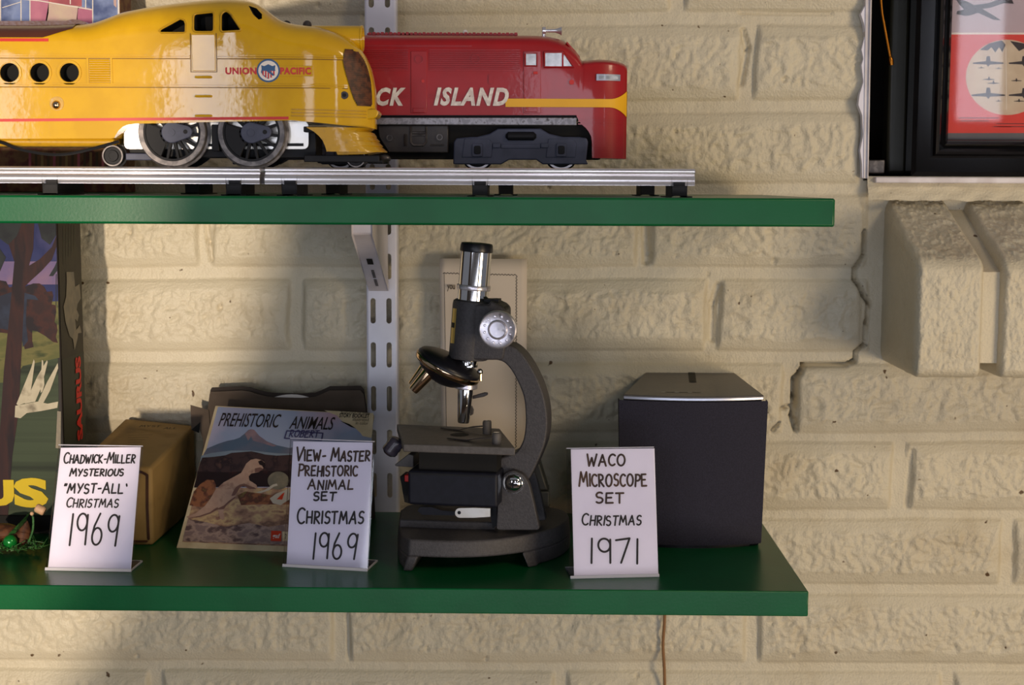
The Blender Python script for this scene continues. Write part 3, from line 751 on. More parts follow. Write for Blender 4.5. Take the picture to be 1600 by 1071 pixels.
# ---------------------------------------------------------------- locomotive bodies
def interp(pts):
    xs = [p[0] for p in pts]; zs = [p[1] for p in pts]
    return lambda x: float(np.interp(x, xs, zs))
class Body:
    def __init__(s, yc, w0, zt, zb, w, hr, n):
        s.yc, s.w0, s.zt, s.zb, s.w, s.hr, s.n = yc, w0, zt, zb, w, hr, n
    def half(s, x, z):
        zt = s.zt(x); hr = s.hr(x); zs = zt - hr
        f = 1.0 if z <= zs else max(0.0, 1 - min(1, (z - zs) / hr) ** s.n) ** (1 / s.n)
        return s.w(x) * f
    def near(s, x, z): return s.yc - s.half(x, z)
    def section(s, x, k=9, off=0.0):
        zt, zb, hr, w = s.zt(x), s.zb(x), s.hr(x), s.w(x)
        zs = max(zt - hr, zb + 1e-4)
        pts = [(w + off, zb), (w + off, zb + (zs - zb) * 0.5), (w + off, zs)]
        for j in range(1, k + 1):
            a = math.pi / 2 * j / k
            pts.append((w * abs(math.cos(a)) ** (2 / s.n) + off * math.cos(a), zs + (zt - zs) * math.sin(a) ** (2 / s.n) + off * math.sin(a)))
        return pts
    def loft(s, mb, xs, m, off=0.0):
        rows = []
        for x in xs:
            p = s.section(x, off=off)
            rows.append([Vector((x, s.yc - a, z)) for a, z in p] + [Vector((x, s.yc + a, z)) for a, z in p[::-1][1:]])
        n = len(rows[0]); V = [p for r in rows for p in r]
        F = [(i * n + j, i * n + (j + 1) % n, (i + 1) * n + (j + 1) % n, (i + 1) * n + j) for i in range(len(rows) - 1) for j in range(n)]
        F += [tuple(range(n)), tuple((len(rows) - 1) * n + j for j in range(n - 1, -1, -1))]
        mb.add(V, F, m)
    def strip(s, mb, x0, x1, zf, t, off, m, nx=24):
        """thin raised moulding along the near side, zf(x) its centre height, t its thickness"""
        rows = []
        zf_ = zf if callable(zf) else (lambda x: zf)
        for dz, o in ((-t / 2, -0.0004), (-t / 2, off), (t / 2, off), (t / 2, -0.0004)):
            rows.append([])
            for k in range(nx + 1):
                x = x0 + (x1 - x0) * k / nx; z = zf_(x) + dz
                rows[-1].append(Vector((x, s.near(x, z) - o, z)))
        mb.grid(rows, m)
        for k in (0, -1): mb.add([r[k] for r in rows], [(0, 1, 2, 3)], m)
    def patch(s, mb, left, right, off, m, ny=14, nx=10):
        """surface patch between two boundary lines, each a function of z, over z0..z1"""
        z0, z1, lf, rf = left[0], left[1], left[2], right
        rows = []
        for i in range(ny + 1):
            z = z0 + (z1 - z0) * i / ny; a, b = lf(z), rf(z)
            rows.append([Vector((a + (b - a) * j / nx, s.near(a + (b - a) * j / nx, z) - off, z)) for j in range(nx + 1)])
        mb.grid(rows, m)
    def band(s, mb, poly, h0, h1, m): pass

# ---- yellow streamliner -------------------------------------------------------
W1 = 0.0285
SYL = front(Y1 - W1)
ux = lambda px: SYL.px(px, 110)[0]
uz = lambda px, py: SYL.px(px, py)[1]
cpl = front(Y1)
top = [(-330, 42), (-60, 42), (60, 42), (115, 39.5), (135, 37), (150, 32.5), (170, 25), (185, 20), (220, 13), (260, 7), (300, 2.5), (330, 0), (350, -.5), (370, .8), (385, 4), (396, 9), (406, 15.5), (418, 25), (430, 32.5), (445, 37.5), (460, 40), (470, 41), (485, 42.7), (496, 45), (510, 49), (521, 53), (532, 57.7), (540, 62.5), (549, 69), (557, 78), (563.5, 87), (569, 98), (573.5, 109), (576.5, 122), (579, 135), (580, 146)]
bot = [(-330, 217), (-60, 217), (170, 216.5), (176, 215.5), (179, 210), (183, 204), (189, 198.5), (197, 195), (210, 193.3), (230, 193), (455, 188), (470, 189.5), (500, 192), (540, 196), (572, 199), (580, 199.5)]
zt1 = interp([(ux(a), cpl.px(a, b)[1]) for a, b in smooth_line(top, 3)])
zb1 = interp([(ux(a), uz(a, b)) for a, b in bot])
xn0, xn1 = ux(418), ux(584)
def w1(x):
    if x < xn0: return W1
    t = min(1, (x - xn0) / (xn1 - xn0)); return W1 * max(0.05, 1 - t ** 2.7) ** 0.52
hr1 = interp([(ux(-300), 0.012), (ux(100), 0.013), (ux(200), 0.020), (ux(330), 0.026), (ux(400), 0.022), (ux(430), 0.017), (ux(480), 0.018), (ux(540), 0.018), (ux(580), 0.008)])
B1 = Body(Y1, W1, zt1, zb1, w1, hr1, 2.4)
yl = thing('toy_locomotive', (ux(200), Y1, ZR), 'yellow streamlined toy steam-style locomotive on the front track, brown roof at its rear', 'toy train')
mb = MB()
xs = sorted(set([ux(a) for a, b in bot] + [ux(a) for a in range(-330, 100, 25)] + [ux(a) for a in range(100, 540, 8)] + [ux(a) for a in range(540, 581, 3)]))
B1.loft(mb, xs, 'yellow')
body = mb.build('body', yl, smooth=32)
# pockets: three portholes and the cab windows
cut = MB(); cpl_ = front(Y1 - W1)
def cutter(mbx, pts, y0, y1, m='dark'):
    p = SYL.pxs(pts)
    mbx.prism(SYL, p, -(y1 - (Y1 - W1)), -(y0 - (Y1 - W1)), m)
wins = [[(249, 48.5), (252, 45), (280, 29), (287, 31), (290, 37), (290, 50), (286, 51.5), (252, 51.5)],
        rounded([(301, 21), (333, 17.5), (334.5, 50), (302, 50)], 6), rounded([(344, 21), (352, 15), (360, 22), (378, 48), (345, 50)], 5)]
for p in wins: cutter(cut, p, Y1 - W1 - 0.01, Y1 - 0.004)
ports = [(15, 113.5), (62, 113.5), (108.5, 113.5)] + [(-32, 113.5), (-79, 113.5)]
for a, b in ports: cutter(cut, circle(a, b, 15, 26), Y1 - W1 - 0.01, Y1 - W1 + 0.012)
cutter(cut, [(384, 6), (396, 10), (406, 20), (407.5, 28), (403, 30), (394, 22)], Y1 - W1 - 0.01, Y1 - 0.006)
inv = Matrix.Translation(-Vector(yl['_o']))
cut.v = [inv @ p for p in cut.v]
loc_ = body.parent; body.parent = None
carve(body, cut); body.parent = loc_
# porthole and window rims, panel lines
tr = MB()
for a, b in ports:
    u, v = SYL.px(a, b); tr.ring(SYL.at(u, v, 0.0009), SYL.at(u, v, -0.0004), 15 * SC(Y1), 18.5 * SC(Y1), 'yellow')
tr.build('porthole_ring', yl, smooth=50)
tm = MB()
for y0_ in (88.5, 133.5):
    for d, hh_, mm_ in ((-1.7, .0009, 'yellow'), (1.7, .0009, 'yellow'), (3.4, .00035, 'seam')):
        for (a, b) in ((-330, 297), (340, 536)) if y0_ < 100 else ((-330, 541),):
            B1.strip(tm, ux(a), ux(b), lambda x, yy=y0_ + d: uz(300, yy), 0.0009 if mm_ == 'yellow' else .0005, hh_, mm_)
for a in (137.5, 174.5): tm.box((ux(a) - .0007, Y1 - W1 - .0007, uz(a, 131)), (ux(a) + .0007, Y1 - W1 + .001, uz(a, 91)), 'yellow')
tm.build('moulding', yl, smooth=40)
lv = MB()
for k in range(11):
    z = uz(150, 94 + 3.6 * k); lv.hexa([(ux(140), Y1 - W1 - .0001, z - .0007), (ux(172), Y1 - W1 - .0001, z - .0007), (ux(172), Y1 - W1 - .0010, z + .0004), (ux(140), Y1 - W1 - .0010, z + .0004), (ux(140), Y1 - W1 + .001, z - .0007), (ux(172), Y1 - W1 + .001, z - .0007), (ux(172), Y1 - W1 + .001, z + .0004), (ux(140), Y1 - W1 + .001, z + .0004)], 'yellow')
lv.prism(SYL, SYL.pxs([(139, 92), (173, 92), (173, 132), (139, 132)]), -.001, .0002, 'yellow_old'); lv.build('louvre_panel', yl, smooth=0)
wr0 = MB()
for p in wins:
    L_ = SYL.pxs(p); L_ = L_ + [L_[0], L_[1]]; wr0.tube([Vector((u, B1.near(u, v) - .0001, v)) for u, v in L_], .0007, 'yellow_old', 6)
wr0.build('window_surround', yl)
ds = MB()
for q_ in ([(297.5, 52), (298.5, 112.5), (339, 112.5), (338, 52)],): ds.tube([SYL.at(*SYL.px(*k), .0001) for k in q_], .00035, 'seam', 5)
ds.build('door_seam', yl)
def slab(name, parent, pts, h0, h1, m, B=None, bevel=0.0003, **kw):
    q = MB(); q.prism(SYL, SYL.pxs(pts), h0, h1, m); return q.build(name, parent, bevel=bevel, **kw)
slab('cab_door', yl, [(299, 54), (336, 54), (337, 111), (301, 111)], -0.001, 0.0006, 'yellow')
hd = MB()
for y0_ in (120.5, 150.5, 181):
    p = SYL.pxs([(306, y0_), (330, y0_)]); hd.tube([SYL.at(*p[0], 0.0), SYL.at(*p[0], .0012), SYL.at(*p[1], .0012), SYL.at(*p[1], 0)], 0.0008, 'yellow', 8)
hd.build('step', yl)
st = MB()
B1.strip(st, ux(-330), ux(450), lambda x: uz(0, 188) + (uz(455, 184.5) - uz(0, 188)) * (x - ux(0)) / (ux(455) - ux(0)), 0.0019, 0.0003, 'red_trim', 40)
B1.strip(st, ux(-330), ux(77), uz(0, 62.3), 0.0020, 0.0004, 'red_trim', 30)
st.build('red_stripe', yl, smooth=0)
rf = MB()
rows = []
for k in range(41):
    px_ = -330 + k * (442 / 40.0); x = ux(px_)
    zlow = uz(px_, 58.5 - max(0, (px_ - 70)) * 0.36)
    sec = [(a, z) for a, z in B1.section(x, 16, 0.0006) if z >= zlow]
    hb = B1.half(x, zlow) + 0.0006
    sec = [(hb, zlow)] + sec
    pts = [Vector((x, Y1 - a, z)) for a, z in sec]
    # resample
    L_ = [0]
    for i in range(1, len(pts)): L_.append(L_[-1] + (pts[i] - pts[i - 1]).length)
    res = []
    for j in range(13):
        t = L_[-1] * j / 12; i = max(1, next((i for i in range(len(L_)) if L_[i] >= t - 1e-9), len(L_) - 1))
        f = (t - L_[i - 1]) / max(1e-9, L_[i] - L_[i - 1]); res.append(pts[i - 1].lerp(pts[i], f))
    rows.append(res + [Vector((p.x, 2 * Y1 - p.y, p.z)) for p in res[::-1][1:]])
rf.grid(rows, 'brown_roof')
prof = [(-330, 27.5), (88, 27.5), (97, 25), (108, 25.5), (118, 29), (126, 35), (128, 44), (-330, 44)]
rf.prism(Plane((0, Y1 - 0.008, 0), (1, 0, 0), (0, 0, 1)), SYL.pxs(prof), -0.016, 0.0, 'brown_roof')
rf.build('roof', yl, smooth=40, recalc=False, bevel=0)
gr = MB()
gl_ = [(225, 320), (255, 312), (300, 307), (345, 314), (390, 325), (445, 340), (500, 355), (550, 372), (595, 395)]
gr_ = [(225, 340), (240, 396), (290, 430), (330, 447), (370, 460), (410, 469), (450, 475), (520, 479), (580, 480), (595, 470)]
cz = lambda cy: uz(550, 20 + cy * .2428); cxx = lambda c: ux(460 + c * .2428)
lf = interp(sorted([(cz(a), cxx(b)) for a, b in gl_])); rfn = interp(sorted([(cz(a), cxx(b)) for a, b in gr_]))
B1.patch(gr, (cz(594), cz(226), lf), rfn, 0.0004, 'grille_dark', 24, 10)
gb = MB()
for k in range(30):
    z = cz(594 - (594 - 226) * (k + .5) / 30); B1.strip(gb, lf(z), rfn(z), z, 0.0012, 0.0010, 'grille', 8)
g = gr.build('nose_grille', yl, recalc=False); gb.build('grille_bars', g, smooth=0)
# pilot (cow catcher): flared, ribbed apron below the nose
pm = MB()
prof = [(199, 577, 0), (203, 569, 0), (206, 576, 1), (212, 580, 0), (213, 579, 0), (219, 585, 1), (220, 583, 0), (227, 590, 1), (228, 588, 0), (235.5, 597, 1), (237, 596, 0)]
rows = []
arch = interp([(196, 468), (199, 477), (207, 491), (214, 498.5), (221.5, 504), (233.6, 508.5), (240, 509)])
for (py_, xe, e) in prof:
    row = []; xs0 = ux(arch(py_)); xe_ = ux(xe); z = uz(540, py_)
    wb = W1 * 0.98
    for k in range(15):
        a = math.pi / 2 * k / 14
        if k == 0: row.append(Vector((xs0, Y1 - wb, z)))
        xx = max(xs0, ux(505)); row.append(Vector((xx + (xe_ - xx) * math.sin(a) ** 0.8, Y1 - wb * math.cos(a) ** 0.55, z)))
    rows.append(row + [Vector((p.x, 2 * Y1 - p.y, p.z)) for p in row[::-1]])
pm.grid(rows, 'yellow_old')
pm.build('pilot', yl, smooth=25, recalc=False)
pl2 = MB(); pl2.prism(front(Y1 - 0.018), front(Y1 - 0.018).pxs([(523, 233), (592, 237), (570, 241), (527, 242.5)]), -0.036, 0, 'yellow_old'); pl2.build('pilot_plate', yl, bevel=.0004)
bl = MB()
for k, yy in enumerate((173.5, 178.5, 183.5)):
    B1.strip(bl, ux(455), ux(568), lambda x, q=yy - 2: uz(500, q + (x - ux(455)) / (ux(568) - ux(455))), 0.00045, 0.0003, 'seam', 26)
for k, yy in enumerate((171, 176, 181)):
    B1.strip(bl, ux(455), ux(568), lambda x, q=yy: uz(500, q - 1.0 * (x - ux(455)) / (ux(568) - ux(455)) * -1), 0.0007, 0.0006, 'yellow_old', 26)
bl.build('nose_rib', yl, smooth=0)
cp_ = MB(); c0 = PY(572, 179, Y1 - .004); cp_.prism(front(Y1 - 0.013), front(Y1 - 0.013).pxs(rounded([(569, 171), (587, 170.5), (592, 176), (588, 184), (569, 188)], 3)), -0.022, 0, 'yellow'); cp_.prism(front(Y1 - 0.004), front(Y1 - 0.004).pxs([(578, 186), (583, 186), (576, 200), (572, 199)]), -0.008, 0, 'yellow'); cp_.build('front_coupler', yl, bevel=.0007)
hl = MB(); r_ = SC(Y1) * 19.5; c0 = PY(488, 60, Y1 + 0.004); c1 = PY(567.5, 60, Y1 + 0.004); c1.z = c0.z
hl.lathe(c0, c1, [(0, r_), ((c1 - c0).length - .0015, r_), ((c1 - c0).length - .0012, r_ + .0004), ((c1 - c0).length, r_ + .0002), ((c1 - c0).length, r_ * .85), ((c1 - c0).length - .004, r_ * .8)], 'yellow', 32); h_ = hl.build('headlight_housing', yl, smooth=40)
wh = MB()
for a in (448, 480): wh.ball(PY(a, 39, Y1 + .012), 0.0032, 'tank', 12)
wh.build('bell', yl)
sc1 = MB(); p = SYL.px(89, 162); sc1.ring(SYL.at(*p, .0004), SYL.at(*p, -.0005), .0022, .0048, 'yellow_old'); sc1.ball(SYL.at(p[0] - .0003, p[1] - .001, .0003), .0030, 'warm_chrome', 14); sc1.build('body_screw', yl)
s2_ = MB(); x_, z_ = ux(536), uz(536, 148); y_ = B1.near(x_, z_); s2_.cyl((x_, y_ - .0008, z_), (x_, y_ + .002, z_), .0026, 'tank'); s2_.cyl((x_, y_ - .0012, z_), (x_, y_, z_), .0013, 'black_metal'); s2_.build('nose_screw', yl)
# badge
bd_ = MB(); e = SYL
bd_.prism(e, e.pxs([(350, 103), (488, 103), (488, 119), (350, 119)]), -.0005, .0003, 'yellow'); bd_.pprism(e, circle(419.5, 110.5, 18.2, 36), -.0005, .0005, 'blue_badge'); bd_.pprism(e, circle(419.5, 110.5, 15.6, 36), 0, .0006, 'white_badge')
shield = [(408.5, 102), (413, 103.5), (419.5, 100.5), (426, 103.5), (430.5, 102), (430, 108), (431, 113), (427, 119), (419.5, 123.5), (412, 119), (408, 113), (409, 108)]
bd_.pflat(e, shield, .0007, 'blue_badge')
for k in range(5):
    a = 410.5 + k * 4.2; b = [118, 121.5, 123, 121.5, 118][k]
    bd_.pflat(e, [(a, 111), (a + 2.1, 111), (a + 2.1, b), (a, b)], .0008, 'red_trim'); bd_.pflat(e, [(a + 2.1, 111), (a + 3.6, 111), (a + 3.6, b), (a + 2.1, b)], .0008, 'white_badge')
bd_.pflat(e, [(411, 107), (416, 106), (429, 117), (427, 119)], .0009, 'blue_badge')
badge = bd_.build('badge', yl, smooth=0, recalc=False)
bt = MB(); a = e.px(352.5, 116.5); b = e.px(401, 105.5); type_text(bt, e, 'UNION', a[0], a[1], b[0], b[1], .0005, 'red_trim', bold=.045, space=1.1)
a = e.px(438, 116.5); b = e.px(486, 105.5); type_text(bt, e, 'PACIFIC', a[0], a[1], b[0], b[1], .0005, 'red_trim', bold=.045, space=1.1); bt.build('lettering', badge, smooth=0, recalc=False)
# running gear
def driver(cx, cy):
    r = 52.7 * SC(Y1 - .022); c = PY(cx, cy, Y1 - .0235); c.z = ZR + r
    ax = Vector((0, 1, 0)); f = c + ax * 0; pl = Plane(c, (1, 0, 0), (0, 0, 1))
    w = MB(); w.lathe(c, c + ax, [(0, r - .0036), (0, r - .0005), (.0005, r), (.0060, r), (.0065, r + .0014), (.0085, r + .0014), (.0085, r - .0036), (0, r - .0036)], 'rim', 56, caps=False)
    w.lathe(c, c + ax, [(.0008, r - .0036), (.0008, r - .0052), (.004, r - .0052), (.004, r - .0036)], 'black_metal', 56, caps=False)
    wo = w.build('driving_wheel', yl, smooth=40)
    s = MB()
    for k in range(15):
        g = 2 * math.pi * (k + .5) / 15 - math.pi / 2; d = Vector((math.cos(g), math.sin(g))); q = Vector((-d.y, d.x))
        a_, b_ = d * .005, d * (r - .0045)
        s.prism(pl, [a_ - q * .0012, b_ - q * .0009, b_ + q * .0009, a_ + q * .0012], -.005, -.0012, 'black_metal')
    s.prism(pl, [(math.cos(g) * rr, math.sin(g) * rr) for g, rr in [(math.radians(a), r - .0045) for a in range(160, 246, 6)] + [(math.radians(a), r - .015) for a in range(240, 156, -10)]], -.005, -.0008, 'black_metal')
    s.build('spokes', wo, bevel=0.0003)
    h = MB(); cr = Vector((.0095, .0005)); rb, rs = .0072, .0044
    pts = [(rb * math.cos(math.radians(a)), rb * math.sin(math.radians(a))) for a in range(65, 296, 11)] + [(cr.x + rs * math.cos(math.radians(a)), cr.y + rs * math.sin(math.radians(a))) for a in range(-65, 66, 10)]
    h.prism(pl, pts, -.004, .0006, 'slate_metal'); hh = h.build('crank_hub', wo, bevel=.0005)
    ax_b = MB(); ax_b.cyl(pl.at(0, 0, .0012), pl.at(0, 0, 0), .0024, 'slate_metal'); ax_b.cyl(pl.at(cr.x, cr.y, .0009), pl.at(cr.x, cr.y, 0), .0015, 'black_metal'); ax_b.build('axle_end', wo)
    fw = MB(); cf = c + ax * .038; fw.lathe(cf, cf + ax, [(0, r + .001), (.002, r + .001), (.0025, r), (.008, r)], 'black_metal', 40); fw.cyl(c + ax * .004, cf, .003, 'black_metal'); fw.build('far_wheel', yl)
driver(268.5, 207); driver(392.5, 207)
mp_ = MB(); q = front(Y1 - .0130); mp_.prism(q, q.pxs(rounded([(194, 190), (482, 190), (482, 233), (194, 233)], 9)), -.002, 0, 'nickel'); mpo = mp_.build('motor_plate', yl)
bb = MB(); q = front(Y1 - .0134); bb.prism(q, q.pxs([(322, 225), (474, 224), (474, 228.5), (322, 229)]), -.001, .0004, 'black_metal'); bb.build('brush_bar', yl)
un = MB(); un.box((ux(-330), Y1 - .0225, uz(100, 229)), (ux(172), Y1 + .02, uz(100, 214)), 'yellow_old'); un.build('belly_pan', yl, bevel=.003, segs=3)
ch = MB(); ch.box((ux(186), Y1 - .009, ZR + .0065), (ux(486), Y1 + .022, uz(300, 200)), 'black_metal'); ch.box((ux(486), Y1 - .004, ZR + .003), (ux(592), Y1 + .004, ZR + .0055), 'black_metal'); ch.box((ux(470), Y1 - .02, uz(500, 206)), (ux(506), Y1 + .02, uz(500, 197)), 'black_metal'); ch.box((ux(325), Y1 - .0215, uz(335, 236)), (ux(337), Y1 - .012, uz(335, 194)), 'black_metal'); ch.build('chassis', yl, bevel=.0006)
def small_wheel(cx, r_px, y, mname='black_metal', parent=yl, name='truck_wheel', rimm='rim'):
    r = r_px * SC(y); c = PY(cx, 250, y); c.z = ZR + r
    w = MB(); w.lathe(c, c + Vector((0, 1, 0)), [(0, r * .35), (-.0003, r * .36), (-.0003, r * .5), (.001, r * .55), (.001, r * .8), (0, r * .86), (0, r * .97), (.0006, r), (.0055, r), (.006, r + .0012), (.0075, r + .0012)], mname, 32); w.lathe(c, c + Vector((0, 1, 0)), [(-.0001, r * .86), (-.0001, r * .99)], rimm, 32, caps=False); w.build(name, parent)
small_wheel(176, 16.5, Y1 - .0215); small_wheel(556, 15, Y1 - .0165)
tk = MB(); tk.box((ux(470), Y1 - .0195, uz(480, 253)), (ux(590), Y1 - .0175, uz(480, 242)), 'black_metal'); tk.build('truck_frame', yl, bevel=.0006)
tk = MB(); tk.box((ux(186), Y1 - .018, uz(190, 250)), (ux(228), Y1 - .012, uz(190, 239)), 'slate_metal'); tk.box((ux(160), Y1 - .012, uz(190, 246)), (ux(240), Y1 + .012, uz(190, 240)), 'black_metal'); tk.build('truck_frame', yl, bevel=.0006)
wr = MB(); wr.tube(smooth_line([PY(-40, 214, Y1 - .024), PY(0, 222, Y1 - .025), PY(30, 233, Y1 - .0255), PY(75, 241, Y1 - .026), PY(110, 240, Y1 - .0255), PY(150, 231, Y1 - .024), PY(186, 221, Y1 - .021)], 6), .0011, 'black_metal', 8); wr.build('wire', yl)

# ---- red diesel --------------------------------------------------------------
W2 = 0.0262
SRL = front(Y2 - W2)
rx = lambda px: SRL.px(px, 110)[0]
rz = lambda px, py: SRL.px(px, py)[1]
top2 = [(180, 55.5), (560, 55.5), (820, 56.5), (840, 57), (856, 58.3), (872, 61.5), (884, 66.5), (893, 72.5), (900, 79.5), (905, 87), (907.5, 92.5), (910, 96), (918, 95.8), (930, 94.6), (944, 94.4), (957, 95.5), (968, 97.4), (977, 100.5), (981.5, 104)]
bot2 = [(180, 180), (901, 180), (904, 187), (909, 194), (916, 200), (921, 206), (924.5, 213), (926, 222), (926.5, 247), (981.5, 248)]
q2 = front(Y2)
zt2 = interp([(rx(a), q2.px(a, b)[1]) for a, b in top2]); zb2 = interp([(rx(a), rz(a, b)) for a, b in bot2])
n0, n1 = rx(924), rx(990)
def w2(x):
    if x < n0: return W2
    t = (x - n0) / (n1 - n0); return W2 * max(0.05, 1 - t ** 2.6) ** 0.5
hr2 = interp([(rx(180), .0085), (rx(850), .009), (rx(895), .012), (rx(906), .010), (rx(912), .0055), (rx(981), .005)])
B2 = Body(Y2, W2, zt2, zb2, w2, hr2, 2.2)
rd = thing('toy_locomotive', (rx(700), Y2, ZR), 'red diesel toy locomotive with a yellow stripe, on the rear track behind the yellow one', 'toy train')
mb = MB()
xs = sorted(set([rx(a) for a, b in bot2] + [rx(a) for a, b in top2] + [rx(a) for a in range(180, 860, 40)] + [rx(a) for a in range(860, 982, 4)]))
B2.loft(mb, xs, 'red_plastic'); mb.build('body', rd, smooth=32)
def rslab(name, pts, h0, h1, m, parent=rd, bevel=.0003):
    q = MB(); q.prism(SRL, SRL.pxs(pts), h0, h1, m); return q.build(name, parent, bevel=bevel)
lo = MB()
for k in range(9):
    z = rz(700, 81.5 + k * 3.2)
    for a, b in ((560, 638), (671, 813)): B2.strip(lo, rx(a), rx(b), z, .0007, .0009, 'red_plastic', 2)
for yy, t in ((109.5, .0011), (148, .0008), (152, .0008), (78, .0008)):
    for a, b in ((560, 638), (671, 813)): B2.strip(lo, rx(a), rx(b), rz(700, yy), t, .0006, 'red_plastic', 2)
for yy in (186, 190, 194): B2.strip(lo, rx(904), rx(979), lambda x, q=yy: rz(930, q), .0008, .0005, 'red_plastic', 20)
B2.strip(lo, rx(560), rx(888), rz(700, 72), .0009, .0005, 'red_plastic', 2)
lo.build('side_louvres', rd, smooth=0)
dr = rslab('side_door', [(642, 80), (667, 80), (667, 177), (642, 177)], -.001, .0006, 'red_plastic')
for p in ([(645, 169), (664, 169), (664, 176), (645, 176)],): rslab('step', p, 0, .0011, 'red_plastic', dr)
d2 = rslab('cab_door', [(818, 80), (845, 80), (845, 177), (818, 177)], -.001, .0006, 'red_plastic')
rslab('step', [(821, 168), (840, 168), (840, 175), (821, 175)], 0, .0011, 'red_plastic', d2)
rslab('door_handle', [(833, 112), (840, 112), (840, 116), (833, 116)], 0, .0014, 'red_trim', d2)
for a, b, r_ in ((655, 92.5, 6.8), (743.5, 92, 7.2)):
    ph = MB(); u, v = SRL.px(a, b); ph.ring(SRL.at(u, v, .0013), SRL.at(u, v, 0), r_ * .78 * SC(Y2 - W2), r_ * SC(Y2 - W2), 'red_plastic'); ph.build('side_porthole', rd)
ph = MB(); u, v = SRL.px(893, 128.5); ph.cyl(SRL.at(u, v, .0014), SRL.at(u, v, 0), .0019, 'red_trim'); ph.build('lamp_boss', rd)
ph = MB(); ph.prism(SRL, SRL.pxs(rounded([(763.5, 117), (771, 117), (771, 131), (763.5, 131)], 3)), 0, .0010, 'red_plastic'); ph.build('hatch_latch', rd)
ph = MB(); u, v = SRL.px(661, 127); ph.cyl(SRL.at(u, v, .0014), SRL.at(u, v, 0), .0012, 'red_trim'); ph.build('door_handle', dr)
cw = MB()
cw.pprism(SRL, [(852, 83), (878, 83), (878, 104), (852, 104)], 0, .00045, 'cabin_glass'); cw.pprism(SRL, [(880.5, 84), (893.5, 103.5), (880.5, 103.5)], 0, .00045, 'cabin_glass')
cw.pprism(SRL, [(822, 84.5), (837.5, 84.5), (837.5, 102), (822, 102)], 0, .0010, 'cabin_glass'); cw.build('cab_window', rd, smooth=0)
wf = MB()
def wframe(pts, r, h):
    w = SRL.pxs(pts); wf.tube([SRL.at(*p, h) for p in w + [w[0]]], r, 'red_plastic', 6)
wframe([(850.5, 81.5), (880, 81.5), (896.5, 105), (850.5, 105)], .0009, .0003); wframe([(879.3, 82), (879.3, 104.5)], .0009, .0003); wframe([(820.5, 83), (839, 83), (839, 103.5), (820.5, 103.5)], .0007, .0008); wf.build('window_surround', rd)
sp2 = MB()
za_, zb_ = rz(850, 154.5), rz(850, 167.5)
def stripe(x0, x1, off, nx=40):
    rows = [[], []]
    for k in range(nx + 1):
        x = x0 + (x1 - x0) * k / nx; px_ = 792 + (x - rx(792)) / (rx(981) - rx(792)) * 189
        g = max(0, (px_ - 952) / 29.0); up, dn = rz(850, 154.5 - 13 * g ** 2.2), rz(850, 167.5 + 14 * g ** 2.2)
        sh = (1 - k / nx) * 0
        for r_, z in zip(rows, (dn, up)):
            r_.append(Vector((x, B2.near(x, z) - off, z)))
    sp2.grid(rows, 'yellow_stripe')
stripe(rx(790), rx(981.4), .0009)
# the front face carries the stripe's flare
xf = rx(981.6); wv = w2(rx(981.5))
sp2.add([(xf + .0002, Y2 - wv * .98, rz(980, 183)), (xf + .0002, Y2 - wv * .98, rz(980, 141)), (xf + .0002, Y2 + wv * .98, rz(980, 141)), (xf + .0002, Y2 + wv * .98, rz(980, 183))], [(0, 1, 2, 3)], 'yellow_stripe')
sp2.build('yellow_stripe', rd, smooth=0, recalc=False)
lt = MB()
a = SRL.px(678, 165.5); b = SRL.px(795, 137); type_text(lt, SRL, 'ISLAND', a[0], a[1], b[0], b[1], .0010, 'white_ink', shear=.28, bold=.045, space=1.18); lt.build('lettering', rd, smooth=0, recalc=False); lt = MB()
a = SRL.px(540, 165.5); b = SRL.px(634, 137); type_text(lt, SRL, 'ROCK', a[0], a[1], b[0], b[1], .0010, 'white_ink', shear=.28, bold=.045, space=1.18)
lt.build('lettering', rd, smooth=0, recalc=False)
nbm = MB(); xa_, xb_ = rx(932), rx(970)
rows = [[Vector((xa_ + (xb_ - xa_) * k / 8, B2.near(xa_ + (xb_ - xa_) * k / 8, rz(950, 120)) - o_, rz(950, y_))) for k in range(9)] for y_, o_ in ((126, 0), (126, .0012), (116, .0012), (116, 0))]
nbm.grid(rows, 'silver_trim'); nb_ = nbm.build('number_board', rd, recalc=False)
nb2 = MB(); nb2.grid([[Vector((xa_ + (xb_ - xa_) * (k + 1) / 10, B2.near(xa_ + (xb_ - xa_) * (k + 1) / 10, rz(950, 120)) - .0014, rz(950, y_))) for k in range(9)] for y_ in (123.5, 118.5)], 'cabin_glass'); nb2.build('number_panel', nb_, recalc=False)
br_ = MB(); br_.hexa([(rx(884), Y2 - .020, rz(884, 66)), (rx(906), Y2 - .017, rz(906, 90)), (rx(906.5), Y2 - .017, rz(906, 87)), (rx(886), Y2 - .020, rz(884, 63.5)), (rx(884), Y2 + .020, rz(884, 66)), (rx(906), Y2 + .017, rz(906, 90)), (rx(906.5), Y2 + .017, rz(906, 87)), (rx(886), Y2 + .020, rz(884, 63.5))], 'red_plastic'); br_.build('windscreen_brow', rd, bevel=.0005)
ro = MB()
for k in range(36):
    x = rx(572 + k * 6.6); ro.box((x, Y2 - .010, zt2(x) - .001), (x + .0022, Y2 + .010, zt2(x) + .0014 + .0003 * (k % 2)), 'red_plastic')
ro.box((rx(570), Y2 - .009, zt2(rx(600)) - .001), (rx(808), Y2 + .009, zt2(rx(600)) + .0009), 'red_plastic')
for a, b, hgt in ((612, 650, 7.5), (686, 718, 4.2), (560, 576, 4.5)):
    ro.prism(Plane((0, Y2 - .009, 0), (1, 0, 0), (0, 0, 1)), SRL.pxs([(a, 57), (a + 8, 56 - hgt), (b - 8, 56 - hgt), (b, 57)]), -.018, 0, 'red_plastic')
ro.build('roof_vents', rd, smooth=0)
